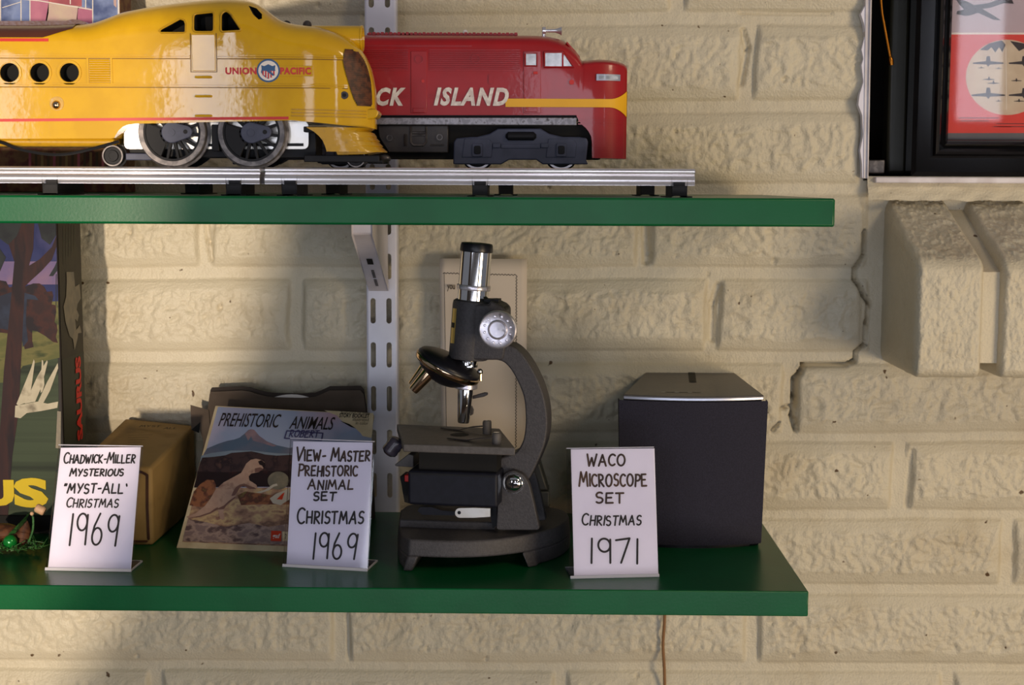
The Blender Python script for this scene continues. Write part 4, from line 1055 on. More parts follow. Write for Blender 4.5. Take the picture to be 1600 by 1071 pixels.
fi = MB(); fi.prism(Plane((0, Y2 - .004, 0), (1, 0, 0), (0, 0, 1)), SRL.pxs([(720.5, 58), (720.5, 45), (722.5, 41.5), (727, 41.5), (729, 45), (729, 58)]), -.004, 0, 'white_badge'); fi.build('roof_tab', rd, bevel=.0006)
ho = MB(); c = PY(850, 58, Y2); d = PY(850, 43, Y2); ho.cyl(c, d, .0016, 'steel'); c = PY(848, 48, Y2); e_ = PY(877.5, 48, Y2); L_ = (e_ - c).length; ho.lathe(c, e_, [(0, .0030), (L_ * .16, .0030), (L_ * .18, .0013), (L_ * .62, .0014), (L_ * .8, .0021), (L_ * .93, .0030), (L_, .0037)], 'steel', 20); ho.build('air_horn', rd)
sk = MB(); sk.prism(SRL, SRL.pxs([(450, 184), (901, 184), (901, 196), (450, 194.5)]), -.02, .0016, 'grey_strip'); sk.build('side_sill', rd, bevel=.0004)
fr2 = MB(); fr2.box((rx(450), Y2 - .022, rz(600, 186)), (rx(905), Y2 + .022, rz(600, 178)), 'black_metal'); fr2.box((rx(560), Y2 - .018, ZR + .008), (rx(940), Y2 + .018, rz(600, 190)), 'dark'); fr2.build('underframe', rd)
ta = MB(); tp = Plane((0, Y2 - W2 + .003, 0), (1, 0, 0), (0, 0, 1))
ta.prism(tp, tp.pxs([(590, 196), (700.5, 196), (700.5, 239), (607, 238.5), (592, 215)]), -.045, 0, 'tank'); to_ = ta.build('fuel_tank', rd, bevel=.0008)
td = MB()
for a, b in ((609, 215.5), (687, 214.5)):
    u, v = tp.px(a, b); td.cyl(tp.at(u, v, .0010), tp.at(u, v, 0), .0030, 'tank'); td.ring(tp.at(u, v, .0012), tp.at(u, v, 0), .0017, .0023, 'rim')
def bar_(pts, r, m='tank'): td.tube([tp.at(*tp.px(*p), .0004) for p in pts], r, m, 6)
bar_([(642, 198), (642, 222), (646, 227), (662, 227), (666, 222), (666, 198)], .0010, 'rim'); bar_([(643, 211), (665, 211)], .0008, 'rim'); bar_([(644, 207), (664, 207)], .0007, 'rim')
bar_([(634, 210), (634, 228)], .0014); bar_([(673, 227), (694, 227)], .0006, 'rim'); td.build('tank_fitting', to_)
def truck(dx, tag_=''):
    t = MB(); q = Plane((0, Y2 - .0265, 0), (1, 0, 0), (0, 0, 1)); sh = lambda L: [(a + dx, b) for a, b in L]
    t.prism(q, q.pxs(sh([(709, 222), (713, 216), (735, 214), (745, 214), (765, 209), (778, 201), (845, 201), (858, 209), (880, 214), (905, 214), (917, 216), (919, 222), (916, 250), (919, 257), (848, 257), (838, 250), (795, 250), (783, 257), (708, 257)])), -.004, 0, 'slate_metal')
    r_ = t.build('truck_side_frame', rd, bevel=.0009)
    d = MB()
    for a in (746, 877):
        d.prism(q, q.pxs(sh([(a - 20, 217), (a + 18, 217), (a + 24, 224), (a + 22, 246), (a - 24, 246)])), 0, .0008, 'slate_metal')
        d.prism(q, q.pxs(sh(rounded([(a - 8, 224), (a + 8, 224), (a + 8, 245), (a - 8, 245)], 3))), .0008, .0022, 'slate_metal')
        d.prism(q, q.pxs(sh(rounded([(a - 5, 228), (a + 5, 228), (a + 5, 241), (a - 5, 241)], 3))), .0022, .003, 'black_metal')
    for a in (776, 851): d.prism(q, q.pxs(sh([(a - 6, 224), (a + 6, 224), (a + 6, 231), (a - 6, 231)])), 0, .0018, 'slate_metal')
    d.prism(q, q.pxs(sh([(783, 225), (845, 225), (845, 232), (783, 232)])), 0, .0008, 'slate_metal')
    d.build('axle_box', r_, bevel=.0003)
    s = MB(); a, b = q.px(790 + dx, 213), q.px(838 + dx, 213); s.lathe(q.at(*a, .0012), q.at(*b, .0012), [(0, .0012), (.002, .0032), ((b[0] - a[0]) - .002, .0032), (b[0] - a[0], .0012)], 'black_metal', 16); s.build('brake_cylinder', r_)
    for a in (746, 877): small_wheel(a + dx, 24.5, Y2 - .0215, 'black_metal', rd, 'truck_wheel', 'bright_rim')
truck(0)
truck(-345)
cpq = MB(); cpq.box((rx(574), Y2 - .020, ZR + .004), (rx(604), Y2 - .010, ZR + .008), 'black_metal'); cpq.ball(PY(601, 248, Y2 - .02), .0033, 'rim', 12, (1.5, .8, 1)); cpq.build('pickup_shoe', rd)

# ---- boxes at the back of the upper shelf
M['plaid_blue'] = mat('faded_blue_print', (112, 132, 186), 0.6, var=[(132, 150, 196), (70, 88, 140)], vscale=38, vlo=.38, vhi=.66)
M['plaid_pink'] = mat('faded_pink_print', (196, 122, 148), 0.6, var=(178, 104, 136), vscale=50)
M['plaid_red'] = mat('faded_red_print', (188, 96, 100), 0.6, var=(160, 76, 90), vscale=60)
M['plaid_cream'] = mat('faded_cream_print', (206, 184, 164), 0.6, var=(196, 164, 160), vscale=50)
M['box_brown'] = mat('brown_box_print', (110, 76, 44), 0.7, var=[(120, 84, 48), (96, 44, 30), (70, 50, 34)], vscale=90, vlo=.35, vhi=.7)
yb_ = -0.075; bp_ = front(yb_)
bx0, bx1 = -0.62, bp_.px(188, 20)[0]
bxm = MB(); bxm.box((bx0, yb_, UZ), (bx1, yb_ + .035, UZ + .205), 'box_brown')
bo_ = thing('printed_box', ((bx0 + bx1) / 2, yb_ + .0175, UZ), 'faded blue and pink printed box standing behind the yellow locomotive', 'box')
bxm.build('carton', bo_, bevel=.0008)
bq = MB()
zt_b = UZ + .2045
P_ = lambda L: [(min(u, bx1 - .0006), min(v, zt_b)) for u, v in (bp_.px(a, b) for a, b in L)]
bq.prism(bp_, [(bx0 + .001, UZ + .05), (bx1 - .0006, UZ + .05), (bx1 - .0006, zt_b), (bx0 + .001, zt_b)], 0, .0001, 'plaid_blue')
for pts, m in (([(48, -60), (48, 40), (72, 40), (76, 20), (78, -60)], 'plaid_pink'), ([(78, -60), (128, -60), (128, 10), (76, 5)], 'plaid_red'), ([(76, 5), (70, 42), (120, 45), (122, 14), (128, 10)], 'plaid_cream'), ([(122, 10), (145, 14), (145, 50), (118, 45)], 'plaid_pink'), ([(174, -60), (182, -60), (182, 12), (178, 8)], 'plaid_cream'), ([(184, -60), (188, -60), (188, 60), (184, 60)], 'white_badge')):
    bq.flat(bp_, P_(pts), .0002, m)
for a, b in (((33, -60), (33, 40)), ((47, -60), (47, 40)), ((145, -60), (145, 60)), ((134, -60), (134, 14)), ((110, -60), (110, 6)), ((1, -60), (1, 40))):
    bq.ribbon(bp_, P_([a, b]), .0009, .0003, 'white_badge')
bq.ribbon(bp_, P_([(-20, -6), (60, 1), (143, 15)]), .0009, .00032, 'white_badge'); bq.ribbon(bp_, P_([(4, 12), (20, 7), (33, 3)]), .0006, .00032, 'white_badge')
bq.build('front_print', bo_, smooth=0, recalc=False)
bl_ = MB()
for k in range(14):
    a = 45 + k * 9.5; bl_.pflat(bp_, [(a, 238), (a + 4, 238), (a + 4, 262), (a, 262)], .0003, ['plaid_red', 'kraft_ink', 'cardboard', 'kraft_ink'][k % 4])
bl_.build('lower_print', bo_, smooth=0, recalc=False)

# ================================================================ LOWER SHELF
def fit_lean(b0, b1, tl_px):
    """lean angle at which the standing rectangle's left edge is square to its foot"""
    best = None
    for k in range(10, 650):
        pl = lean_plane(b0, b1, k / 10.0); u, v = pl.px(*tl_px)
        e = abs(u)
        if v > 0 and (best is None or e < best[0]): best = (e, k / 10.0)
    return best[1]
# ---------------------------------------------------------------- handwritten signs
def sign(bl, br, tl, tr, hl, hr, lines, where, seed, lean=None):
    """paper card in a folded clear holder; bl.. are the paper's corners, hl / hr how far the holder shows past it"""
    b0, b1 = PZ(*bl, 0.0022), PZ(*br, 0.0022)
    a = lean if lean else min(26, max(12, fit_lean(b0, b1, tl)))
    pl = lean_plane(b0, b1, a)
    pts = pl.pxs([bl, br, tr, tl])
    u0 = pts[0][0] - hl; u1 = pts[1][0] + hr; v1 = max(pts[2][1], pts[3][1]) + 0.0009; v0 = -0.0018
    hol = thing('sign_holder', pl.at((u0 + u1) / 2, v0, 0), 'clear acrylic sign holder ' + where, 'sign holder', None)
    sh_ = MB(); sh_.prism(pl, [(u0, v0), (u1, v0), (u1, v1), (u0, v1)], -0.0020, -0.0008, 'acrylic'); sh_.build('back_sheet', hol)
    fs = MB(); fs.flat(pl, [(u0, v0), (u1, v0), (u1, v1), (u0, v1)], 0.0006, 'acrylic'); fs.build('front_sheet', hol, recalc=False)
    ed = MB(); t = 0.0007
    ed.prism(pl, [(u0, v0 - t), (u1, v0 - t), (u1, v0 + .0017), (u0, v0 + .0017)], -0.0020, 0.0012, 'acrylic_edge_glint')
    ed.build('folded_edge', hol, bevel=0.0003); ed = MB()
    ed.prism(pl, [(u0, v1 - t * .6), (u1, v1 - t * .6), (u1, v1 + t * .4), (u0, v1 + t * .4)], -0.0010, 0.0006, 'acrylic_edge_glint')
    ed.build('top_edge', hol, bevel=0.0003)
    foot = MB(); back = Vector((-pl.u.y, pl.u.x, 0)).normalized()
    A, B = pl.at(u0, 0, -0.001), pl.at(u1, 0, -0.001); A.z = B.z = 0.0004
    d = 0.027
    up = Vector((0, 0, 0.0012))
    foot.hexa([A, B, B + back * d, A + back * d, A + up, B + up, B + back * d + up, A + back * d + up], 'acrylic')
    foot.build('foot', hol)
    fe = MB(); w_ = pl.u * 0.0009; 
    fe.hexa([B - w_, B, B + back * d, B + back * d - w_, B - w_ + up * 1.1, B + up * 1.1, B + back * d + up * 1.1, B + back * d - w_ + up * 1.1], 'acrylic_edge_glint')
    bb_ = back * 0.0009; fe.hexa([A + back * d - bb_, B + back * d - bb_, B + back * d, A + back * d, A + back * d - bb_ + up * 1.1, B + back * d - bb_ + up * 1.1, B + back * d + up * 1.1, A + back * d + up * 1.1], 'acrylic_edge_glint'); fe.build('foot_edge', hol)
    cm = MB(); cm.prism(pl, pts, -0.0006, -0.0001, 'card')
    card = cm.build('handwritten_card', base=pl.at((pts[0][0] + pts[1][0]) / 2, 0, 0))
    tag(card, lines[0], 'sign card')
    lt_ = MB()
    for k, (txt, x0, x1, y0, y1, w, ink, first, sl) in enumerate(lines[1:]):
        a_ = pl.px(x0, y1); b_ = pl.px(x1, y1); c_ = pl.px(x0, y0)
        cap = (c_[1] - a_[1]) / max(1.0, first)
        write(lt_, pl, txt, a_[0], b_[0], a_[1], cap * .96, w * .90 * SC(-0.24), 0.0001, ink, seed + k, first, sl, rise=b_[1] - a_[1])
    lt_.build('lettering', card, smooth=0, recalc=False)
    return hol, card, pl
sign((75, 887), (204.5, 889.5), (95, 700), (220, 699), 0.002, 0.0005,
     ['white card reading MYSTERIOUS and CHRISTMAS 1969 in black marker', ('CHADWICK-MILLER', 99, 210, 707, 724, 2.9, 'ink', 1.3, .05), ('MYSTERIOUS', 109, 192, 732, 744, 3.0, 'ink', 1.12, .1),
      ("\"MYST-ALL'", 99, 196, 754, 771, 3.2, 'ink', 1.15, .05), ('CHRISTMAS', 103, 184, 778, 793, 2.7, 'ink', 1.15, .1), ('1969', 107, 181, 801, 852, 3.6, 'ink', 1, .03)],
     'leftmost on the lower shelf, in front of the brown cardboard box', 3)
sign((447.6, 881.5), (573.5, 888.5), (458, 690), (582, 692), 0.003, 0.0006,
     ['white card reading PREHISTORIC ANIMAL SET CHRISTMAS 1969', ('VIEW-', 462, 508, 699, 720.5, 3.6, 'brown_ink', 1.25, .02), ('MASTER', 517, 577, 700, 720.5, 3.6, 'brown_ink', 1.3, .02), ('PREHISTORIC', 466, 558, 725, 744, 3.4, 'brown_ink', 1.2, .0),
      ('ANIMAL', 481, 551, 749, 765, 3.3, 'brown_ink', 1.1, .05), ('SET', 489, 524, 769, 782.5, 3.4, 'ink', 1, .05), ('CHRISTMAS', 464, 567, 793, 818, 3.5, 'ink', 1.3, .05), ('1969', 488, 554, 832, 874, 3.6, 'ink', 1, .03)],
     'in front of the dinosaur picture packet', 23)
sign((897, 900), (1028.6, 897), (892, 702.6), (1022.6, 701), 0.003, 0.0006,
     ['white card reading MICROSCOPE SET CHRISTMAS 1971', ('WACO', 917, 976, 709, 728, 3.5, 'brown_ink', 1.05, .05), ('MICROSCOPE', 905, 1010, 737, 760, 3.5, 'brown_ink', 1.2, .05), ('SET', 930, 974, 769, 786, 3.5, 'brown_ink', 1.05, .1),
      ('CHRISTMAS', 909, 1001, 803, 821, 2.9, 'ink', 1.2, .12), ('1971', 922, 997, 840, 880, 3.6, 'ink', 1, .02)],
     'in front of the black speaker, right of the microscope', 43, lean=16)

# ---------------------------------------------------------------- dinosaur picture packet
b0, b1 = PZ(275.4, 856.6, 0.0), PZ(545, 866.5, 0.0)
ang = fit_lean(b0, b1, (336.4, 634)); ang = max(22, min(40, ang))
print('packet lean', ang)
kp = lean_plane(b0, b1, ang)
k6 = lambda a, b: (260 + a * .3082, 590 + b * .3082)
pk6 = lambda L: [kp.px(*k6(a, b)) for a, b in L]
q = pk6([(50, 865), (1052, 187), (248, 143)])
tr_ = kp.px(584, 647.6)
br_u = q[0][0] + (tr_[0] - q[2][0])
quad = [q[0], (br_u, 0.0), tr_, q[2]]
pk = thing('picture_packet', kp.at((q[0][0] + br_u) / 2, 0, 0), 'square paper packet with a dinosaur scene, leaning behind the middle sign', 'packet')
pm_ = MB(); pm_.prism(kp, quad, -0.004, 0, 'ivory'); pm_.build('envelope', pk, bevel=.0005)
M['a_sky'] = mat('print_sky', (152, 162, 190), 0.55, var=[(152, 162, 190), (180, 170, 192), (198, 162, 176)], vscale=14, vlo=.36, vhi=.7)
M['a_mtn'] = mat('print_mountain', (84, 100, 122), 0.55, var=(104, 104, 122), vscale=40)
M['a_peak'] = mat('print_peak', (150, 122, 128), 0.55, var=(120, 106, 120), vscale=60)
M['a_mist'] = mat('print_mist', (128, 140, 154), 0.55)
M['a_hill'] = mat('print_hills', (66, 48, 50), 0.55, var=[(66, 48, 50), (44, 32, 38), (92, 66, 60)], vscale=110, vlo=.35, vhi=.7)
M['a_dark'] = mat('print_dark_valley', (38, 24, 28), 0.55, var=[(38, 24, 28), (70, 34, 34)], vscale=90, vlo=.45, vhi=.75)
M['a_ground'] = mat('print_ground', (150, 116, 96), 0.55, var=[(116, 86, 74), (168, 130, 106), (198, 168, 124), (136, 94, 84)], vscale=70, vlo=.3, vhi=.7, stretch=(1, 1, 2))
M['a_rock'] = mat('print_rocks', (136, 112, 108), 0.55, var=[(174, 146, 134), (98, 76, 76)], vscale=95, vlo=.4, vhi=.62, stretch=(1, 1, 2))
M['a_bush'] = mat('print_bush', (146, 92, 66), 0.55, var=[(150, 96, 66), (90, 52, 46), (120, 100, 60)], vscale=130, vlo=.35, vhi=.7)
M['a_rex'] = mat('print_dinosaur', (176, 140, 122), 0.55, var=[(184, 150, 130), (140, 104, 92)], vscale=120, vlo=.4, vhi=.7)
M['a_rexd'] = mat('print_dinosaur_shade', (120, 86, 78), 0.55)
M['a_bone'] = mat('print_bone', (196, 184, 168), 0.55); M['a_shell'] = mat('print_frill', (132, 122, 104), 0.55, var=(110, 104, 92), vscale=80)
M['a_red'] = mat('print_orange_red', (206, 62, 34), 0.5); M['stamp'] = mat('stamp_ink', (70, 66, 110), 0.6)
pa = MB(); h = [0.00012]
def art(pts, m):
    h[0] += 0.00003; pa.flat(kp, pk6(pts), h[0], m)
art([(80, 835), (262, 150), (1046, 190), (1010, 872), (610, 857)], 'a_ground')
art([(150, 560), (262, 150), (1046, 190), (1030, 560)], 'a_sky')
art([(188, 392), (205, 362), (262, 338), (310, 322), (345, 316), (372, 306), (398, 285), (415, 268), (428, 263), (445, 266), (470, 296), (510, 325), (560, 345), (620, 358), (700, 350), (1030, 380), (1028, 440), (180, 440)], 'a_mtn')
art([(398, 286), (416, 268), (428, 263), (446, 267), (472, 298), (512, 327), (560, 348), (540, 352), (480, 332), (440, 322), (430, 300), (415, 322)], 'a_peak')
art([(178, 398), (230, 384), (330, 372), (430, 372), (560, 386), (1030, 400), (1028, 430), (172, 430)], 'a_mist')
art([(172, 432), (182, 408), (240, 404), (300, 396), (330, 384), (380, 380), (432, 376), (470, 384), (500, 392), (560, 398), (625, 394), (1030, 396), (1026, 490), (156, 490)], 'a_hill')
art([(150, 520), (158, 478), (300, 482), (460, 474), (1026, 480), (1024, 560), (420, 556), (140, 560)], 'a_dark')
art([(118, 650), (140, 580), (170, 545), (205, 520), (240, 522), (252, 545), (245, 590), (225, 640), (180, 660)], 'a_bush')
art([(360, 600), (400, 580), (470, 590), (540, 600), (620, 590), (1015, 600), (1010, 650), (480, 645), (380, 650)], 'a_bush')
art([(88, 805), (110, 720), (200, 735), (300, 760), (420, 740), (520, 760), (610, 745), (1000, 740), (1008, 850), (610, 850), (84, 832)], 'a_rock')
art(circle(568, 525, 54, 24, 46), 'a_shell')
art([(455, 585), (500, 572), (540, 545), (560, 540), (565, 550), (545, 556), (520, 575), (480, 588)], 'a_bone')
art([(525, 615), (560, 590), (600, 575), (625, 560), (625, 620), (580, 650), (540, 640)], 'a_bone'); art([(560, 620), (590, 590), (600, 585), (588, 622)], 'a_red')
art([(104, 708), (150, 690), (195, 655), (225, 615), (250, 572), (290, 535), (340, 508), (380, 486), (395, 460), (405, 440), (428, 420), (455, 414), (480, 420), (498, 432), (502, 448), (494, 462), (480, 470), (470, 482), (450, 486), (430, 490), (418, 505), (422, 525), (440, 535), (456, 552), (452, 566), (430, 560), (405, 548), (385, 548), (372, 560), (362, 580), (352, 598), (352, 612), (330, 628), (308, 646), (294, 668), (290, 690), (296, 716), (286, 726), (272, 714), (266, 690), (262, 668), (246, 672), (220, 690), (170, 706), (112, 718)], 'a_rex')
art([(395, 540), (432, 556), (456, 562), (456, 568), (424, 568), (392, 552), (372, 562), (360, 584), (348, 600), (330, 604), (340, 580), (352, 560), (372, 546)], 'a_rexd')
art([(248, 672), (266, 664), (292, 652), (318, 628), (350, 606), (352, 612), (330, 630), (308, 648), (294, 668), (280, 672)], 'a_rexd')
art([(110, 716), (170, 704), (222, 686), (246, 668), (262, 660), (262, 672), (222, 694), (170, 710)], 'a_rexd')
art([(466, 428), (482, 422), (500, 436), (503, 450), (494, 464), (486, 450), (472, 444)], 'a_dark'); art([(450, 464), (476, 458), (492, 466), (470, 482), (450, 484)], 'a_rexd')
art([(440, 536), (458, 548), (462, 562), (452, 566), (440, 552), (420, 546)], 'a_rex')
art([(532, 780), (584, 782), (583, 834), (530, 832)], 'a_red'); art([(590, 784), (640, 786), (640, 834), (589, 832)], 'ivory')
art([(800, 170), (1050, 184), (1046, 270), (1040, 310), (995, 300), (985, 285), (960, 262), (930, 252), (895, 228), (865, 196)], 'ivory')
art([(880, 222), (935, 254), (962, 262), (930, 240)], 'dark')
pa.build('cover_print', pk, smooth=0, recalc=False)
tt = MB()
def put(txt, x0, y0, x1, y1, m, **kw):   # box in crop coordinates, lower-left and upper-right
    a = kp.px(*k6(x0, y0)); b = kp.px(*k6(x1, y1)); type_text(tt, kp, txt, a[0], a[1], b[0], b[1], h[0] + .0001, m, **kw)
put('PREHISTORIC', 263, 251, 586, 190, 'ink', shear=.26, bold=.004); put('ANIMALS', 622, 264, 858, 205, 'ink', shear=.26, bold=.004)
tt.build('title_lettering', pk, smooth=0, recalc=False); tt = MB()
put('gaf', 536, 824, 580, 796, 'white_ink', bold=.02); put('2', 600, 820, 612, 798, 'ink')
tt.build('maker_lettering', pk, smooth=0, recalc=False); tt = MB()
put('STORY BOOKLET', 876, 206, 1032, 188, 'ink', bold=.03); put('featuring 16 page', 884, 190, 1034, 178, 'ink'); put('illustrated', 944, 224, 1028, 210, 'ink'); put('in color', 960, 242, 1026, 228, 'ink')
tt.build('lettering', pk, smooth=0, recalc=False)
stp = MB(); hb = h[0] + .0001
stp.ribbon(kp, pk6([(600, 312), (612, 274), (794, 286), (788, 322), (600, 312)]), .0011, hb, 'stamp')
a = kp.px(*k6(622, 304)); b = kp.px(*k6(768, 310)); write(stp, kp, 'ROBERT', a[0], b[0], a[1], .0065, .0009, hb, 'stamp', 5, 1, .1); stp.build('name_stamp', pk, smooth=0, recalc=False)
# grey sleeve with a white picture reel behind it
ys = -0.055
sb0, sb1 = PZ(300, 800, 0.0), None
fl = lean_plane(Vector((PY(320, 700, ys).x, ys, 0)), Vector((PY(585, 700, ys).x, ys, 0)), 9)
outl = [(318, 690), (327.5, 616), (330, 612.5), (378, 610.5), (390, 612), (402, 616), (416, 619.5), (430, 621), (470, 622), (492, 620.5), (503, 616), (515, 610.5), (563, 610), (568, 616), (572, 645), (580, 700)]
outp = fl.pxs(outl); sl_o = thing('paper_sleeve', fl.at((outp[0][0] + outp[-1][0]) / 2, 0, 0), 'grey-brown paper sleeve with a thumb notch, propped behind the dinosaur packet', 'sleeve')
outp = [(outp[0][0] - .006, 0)] + outp + [(outp[-1][0] + .004, 0)]
so = MB(); so.prism(fl, outp, -.0008, 0, 'sleeve'); so.prism(fl, [(u, v + (.004 if v > .02 else 0)) if not (0.12 < v) else (u, v) for u, v in outp], -.0045, -.0035, 'sleeve_dark'); so.build('pocket', sl_o, recalc=True)
fo = MB(); fq = Plane(fl.o + fl.n * .0015, fl.u, fl.v); fo.prism(fq, fq.pxs([(297.5, 633), (326, 641), (330, 690), (318, 690), (312, 672), (299, 672)]), -.0008, 0, 'sleeve'); fo.prism(fq, fq.pxs([(299, 672), (313, 660), (311, 677)]), 0, .0003, 'dark'); fo.build('side_flap', sl_o)
rl = MB(); rp = Plane(fl.o - fl.n * .0022, fl.u, fl.v); cu_, cv_ = rp.px(455, 700); rr_ = rp.px(455, 616.5)[1] - cv_; rl.prism(rp, circle(cu_, cv_, rr_, 60), -.0004, .0004, 'white_badge')
tag(rl.build('picture_reel', base=rp.at(cu_, cv_ - rr_, 0)), 'white cardboard picture reel, its rim showing in the notch of the grey sleeve', 'picture reel')

# ---------------------------------------------------------------- brown cardboard box
zf = PZ(230, 853, 0); yf_ = zf.y
hb_ = PY(237, 731, yf_).z
FRt, BRt, BLt = PY(237, 731, yf_), PY(304, 665, -.017), PY(195, 653.5, -.017)
FLt = FRt + (BLt - BRt) * 1.0; FLt.z = hb_
dn = Vector((0, 0, -hb_))
cbx = thing('cardboard_box', ((FRt.x + BLt.x) / 2, (FRt.y + BLt.y) / 2, 0), 'worn brown cardboard box standing end-on behind the leftmost sign', 'box')
cb = MB(); lowc = [p + dn for p in (FLt, FRt, BRt, BLt)]
lowc = [Vector((p.x, p.y, 0)) for p in lowc]; print('box', FRt, BRt, BLt)
cb.hexa(lowc + [FLt, FRt, BRt, BLt], 'cardboard'); cb.build('carton', cbx, bevel=.003, segs=3)
ef = Plane(FLt + dn, FRt - FLt, Vector((0, 0, 1))); wE = (FRt - FLt).length
fl2 = MB(); e_ = .0035
fl2.prism(ef, rounded([(e_, e_), (wE - e_, e_), (wE - e_, hb_ - e_), (e_, hb_ - e_)], .004), -.001, .0012, 'cardboard'); fp_ = fl2.build('end_flap', cbx, bevel=.0005)
tp_ = MB(); tp_.ribbon(ef, [(wE - .0035, .006), (wE - .0040, hb_ * .5), (wE - .0034, hb_ - .006), (wE - .008, hb_ - .0035), (e_, hb_ - .0035)], .0022, .0016, 'tape'); tp_.ribbon(ef, [(wE - .005, .004), (e_, .0036)], .0018, .0016, 'tape'); tp_.build('worn_edge', fp_, smooth=0, recalc=False)
tpn = (BLt - FLt); tp2 = Plane(FLt, FRt - FLt, tpn)
ptx = MB(); L2 = tpn.length
# print upside down along the far end, as it faces the wall
wr_ = Plane(tp2.at(wE, L2 * .93, 0), -tp2.u, -tp2.v)
write(ptx, Plane(tp2.at(0, 0, 0), tp2.u, tp2.v), 'MYST', wE * .34, wE * .62, L2 * .80, .0050, .0011, .0003, 'kraft_ink', 7, 1, .0, .1)
write(ptx, Plane(tp2.at(0, 0, 0), tp2.u, tp2.v), 'ALL', wE * .70, wE * .88, L2 * .76, .0050, .0011, .0003, 'kraft_ink', 8, 1, .0, .1)
for k in range(6): ptx.ribbon(tp2, [(wE * (.30 + .03 * k), L2 * (.62 - .05 * k)), (wE * (.62 - .02 * k), L2 * (.63 - .05 * k))], .0007, .0003, 'kraft_ink')
ptx.ribbon(tp2, [(wE * .66, L2 * .955), (wE * .95, L2 * .93)], .0012, .0003, 'kraft_ink')
ptx.build('faded_print', cbx, smooth=0, recalc=False)

# ---------------------------------------------------------------- tall model-kit box on the left
ybx = PZ(60, 836, 0).y
kb = front(ybx); bu = kb.px(89, 696)[0]; 
boxR = kb.px(96.5, 600)[0]; boxB = kb.px(60, 807)[1]; boxT = PY(60, 345, ybx).z
D_ = 0.062
kit = thing('model_kit_box', (boxR - .12, ybx + D_ / 2, 0), 'tall glossy kit box with a jungle scene and yellow letters, left of the cardboard box', 'box')
lid = MB(); lid.box((boxR - .26, ybx, boxB), (boxR, ybx + D_, min(boxT, zt_ - .003)), 'dark_brown'); lid.build('lid', kit, bevel=.0012)
tray = MB(); tray.box((boxR - .257, ybx + .003, 0), (boxR - .003, ybx + D_ - .003, boxB + .01), 'dark'); tray.build('tray', kit, bevel=.001)
M['k_sky'] = mat('kit_sky', (47, 54, 100), 0.55, spec=.25, var=[(29, 37, 85), (62, 62, 106), (114, 91, 116)], vscale=16, vlo=.35, vhi=.7)
M['k_pink'] = mat('kit_sunset', (127, 100, 124), 0.55, spec=.25, var=(102, 88, 127), vscale=30)
M['k_grass'] = mat('kit_grass', (85, 87, 48), 0.55, spec=.25, var=[(102, 98, 57), (54, 63, 34)], vscale=50, vlo=.35, vhi=.68, stretch=(1, 1, 2.5))
M['k_low'] = mat('kit_dark_grass', (45, 54, 39), 0.55, spec=.25, var=[(57, 68, 49), (26, 34, 24)], vscale=60, vlo=.36, vhi=.66, stretch=(0, 0, 1))
M['k_tree'] = mat('kit_tree', (43, 24, 27), 0.55, spec=.25, var=[(52, 27, 27), (28, 17, 24)], vscale=40, stretch=(2, 1, .4))
M['k_steg'] = mat('kit_dinosaur', (44, 25, 28), 0.55, spec=.25, var=[(59, 30, 28), (28, 20, 28)], vscale=60)
M['k_blue'] = mat('kit_bluish_hide', (42, 52, 73), 0.55, spec=.25, var=(30, 35, 52), vscale=50)
M['k_bone'] = mat('kit_bone', (171, 162, 140), 0.55, spec=.25, var=[(180, 171, 149), (126, 117, 100)], vscale=70, vlo=.4, vhi=.7)
M['k_leaf'] = mat('kit_foliage', (34, 40, 44), 0.55, spec=.25, var=(24, 28, 36), vscale=80)
M['k_yellow'] = mat('kit_yellow_letters', (203, 176, 36), 0.55, spec=.25)
M['k_red'] = mat('kit_red_letters', (206, 34, 24), 0.55, spec=.25)
M['k_side'] = mat('kit_side_black', (32, 28, 22), 0.55, spec=.25, var=(44, 40, 26), vscale=50)
M['k_sideg'] = mat('kit_side_green', (42, 46, 34), 0.55, spec=.25)
k8 = lambda a, b: (a * .3266, 350 + b * .3266)
af = MB(); hk = [0.0002]
def kart(pts, m):
    hk[0] += .00004; u_ = [kb.px(*k8(a, b)) for a, b in pts]; u_ = [(min(max(x, boxR - .258), boxR - .001), min(max(z, boxB + .001), min(boxT, zt_ - .003) - .0005)) for x, z in u_]; af.flat(kb, u_, hk[0], m)
kart([(-300, -20), (310, -20), (290, 1400), (-300, 1400)], 'k_low')
kart([(-300, -20), (310, -20), (298, 380), (-300, 380)], 'k_sky')
kart([(-300, 180), (303, 180), (298, 290), (-300, 290)], 'k_pink')
kart([(-300, 400), (297, 370), (288, 640), (110, 680), (60, 760), (-300, 760)], 'k_grass')
for a in (268, 290): kart([(a, 240), (a + 4, 240), (a + 3, 390), (a - 1, 390)], 'k_leaf')
kart([(235, 250), (262, 205), (285, 180), (304, 190), (300, 235), (275, 225), (255, 250)], 'k_leaf')
kart([(-300, 380), (-60, 300), (0, 270), (30, 275), (45, 305), (60, 300), (85, 300), (120, 300), (160, 285), (190, 285), (212, 300), (225, 325), (250, 322), (256, 345), (248, 385), (268, 390), (270, 420), (262, 470), (272, 480), (276, 510), (268, 540), (278, 570), (255, 565), (215, 535), (180, 515), (155, 510), (155, 560), (162, 590), (120, 600), (108, 560), (100, 530), (0, 520), (-300, 560)], 'k_steg')
kart([(-300, 400), (0, 345), (60, 325), (120, 330), (170, 345), (185, 365), (130, 360), (125, 470), (135, 560), (110, 590), (105, 520), (0, 500), (-300, 540)], 'k_blue')
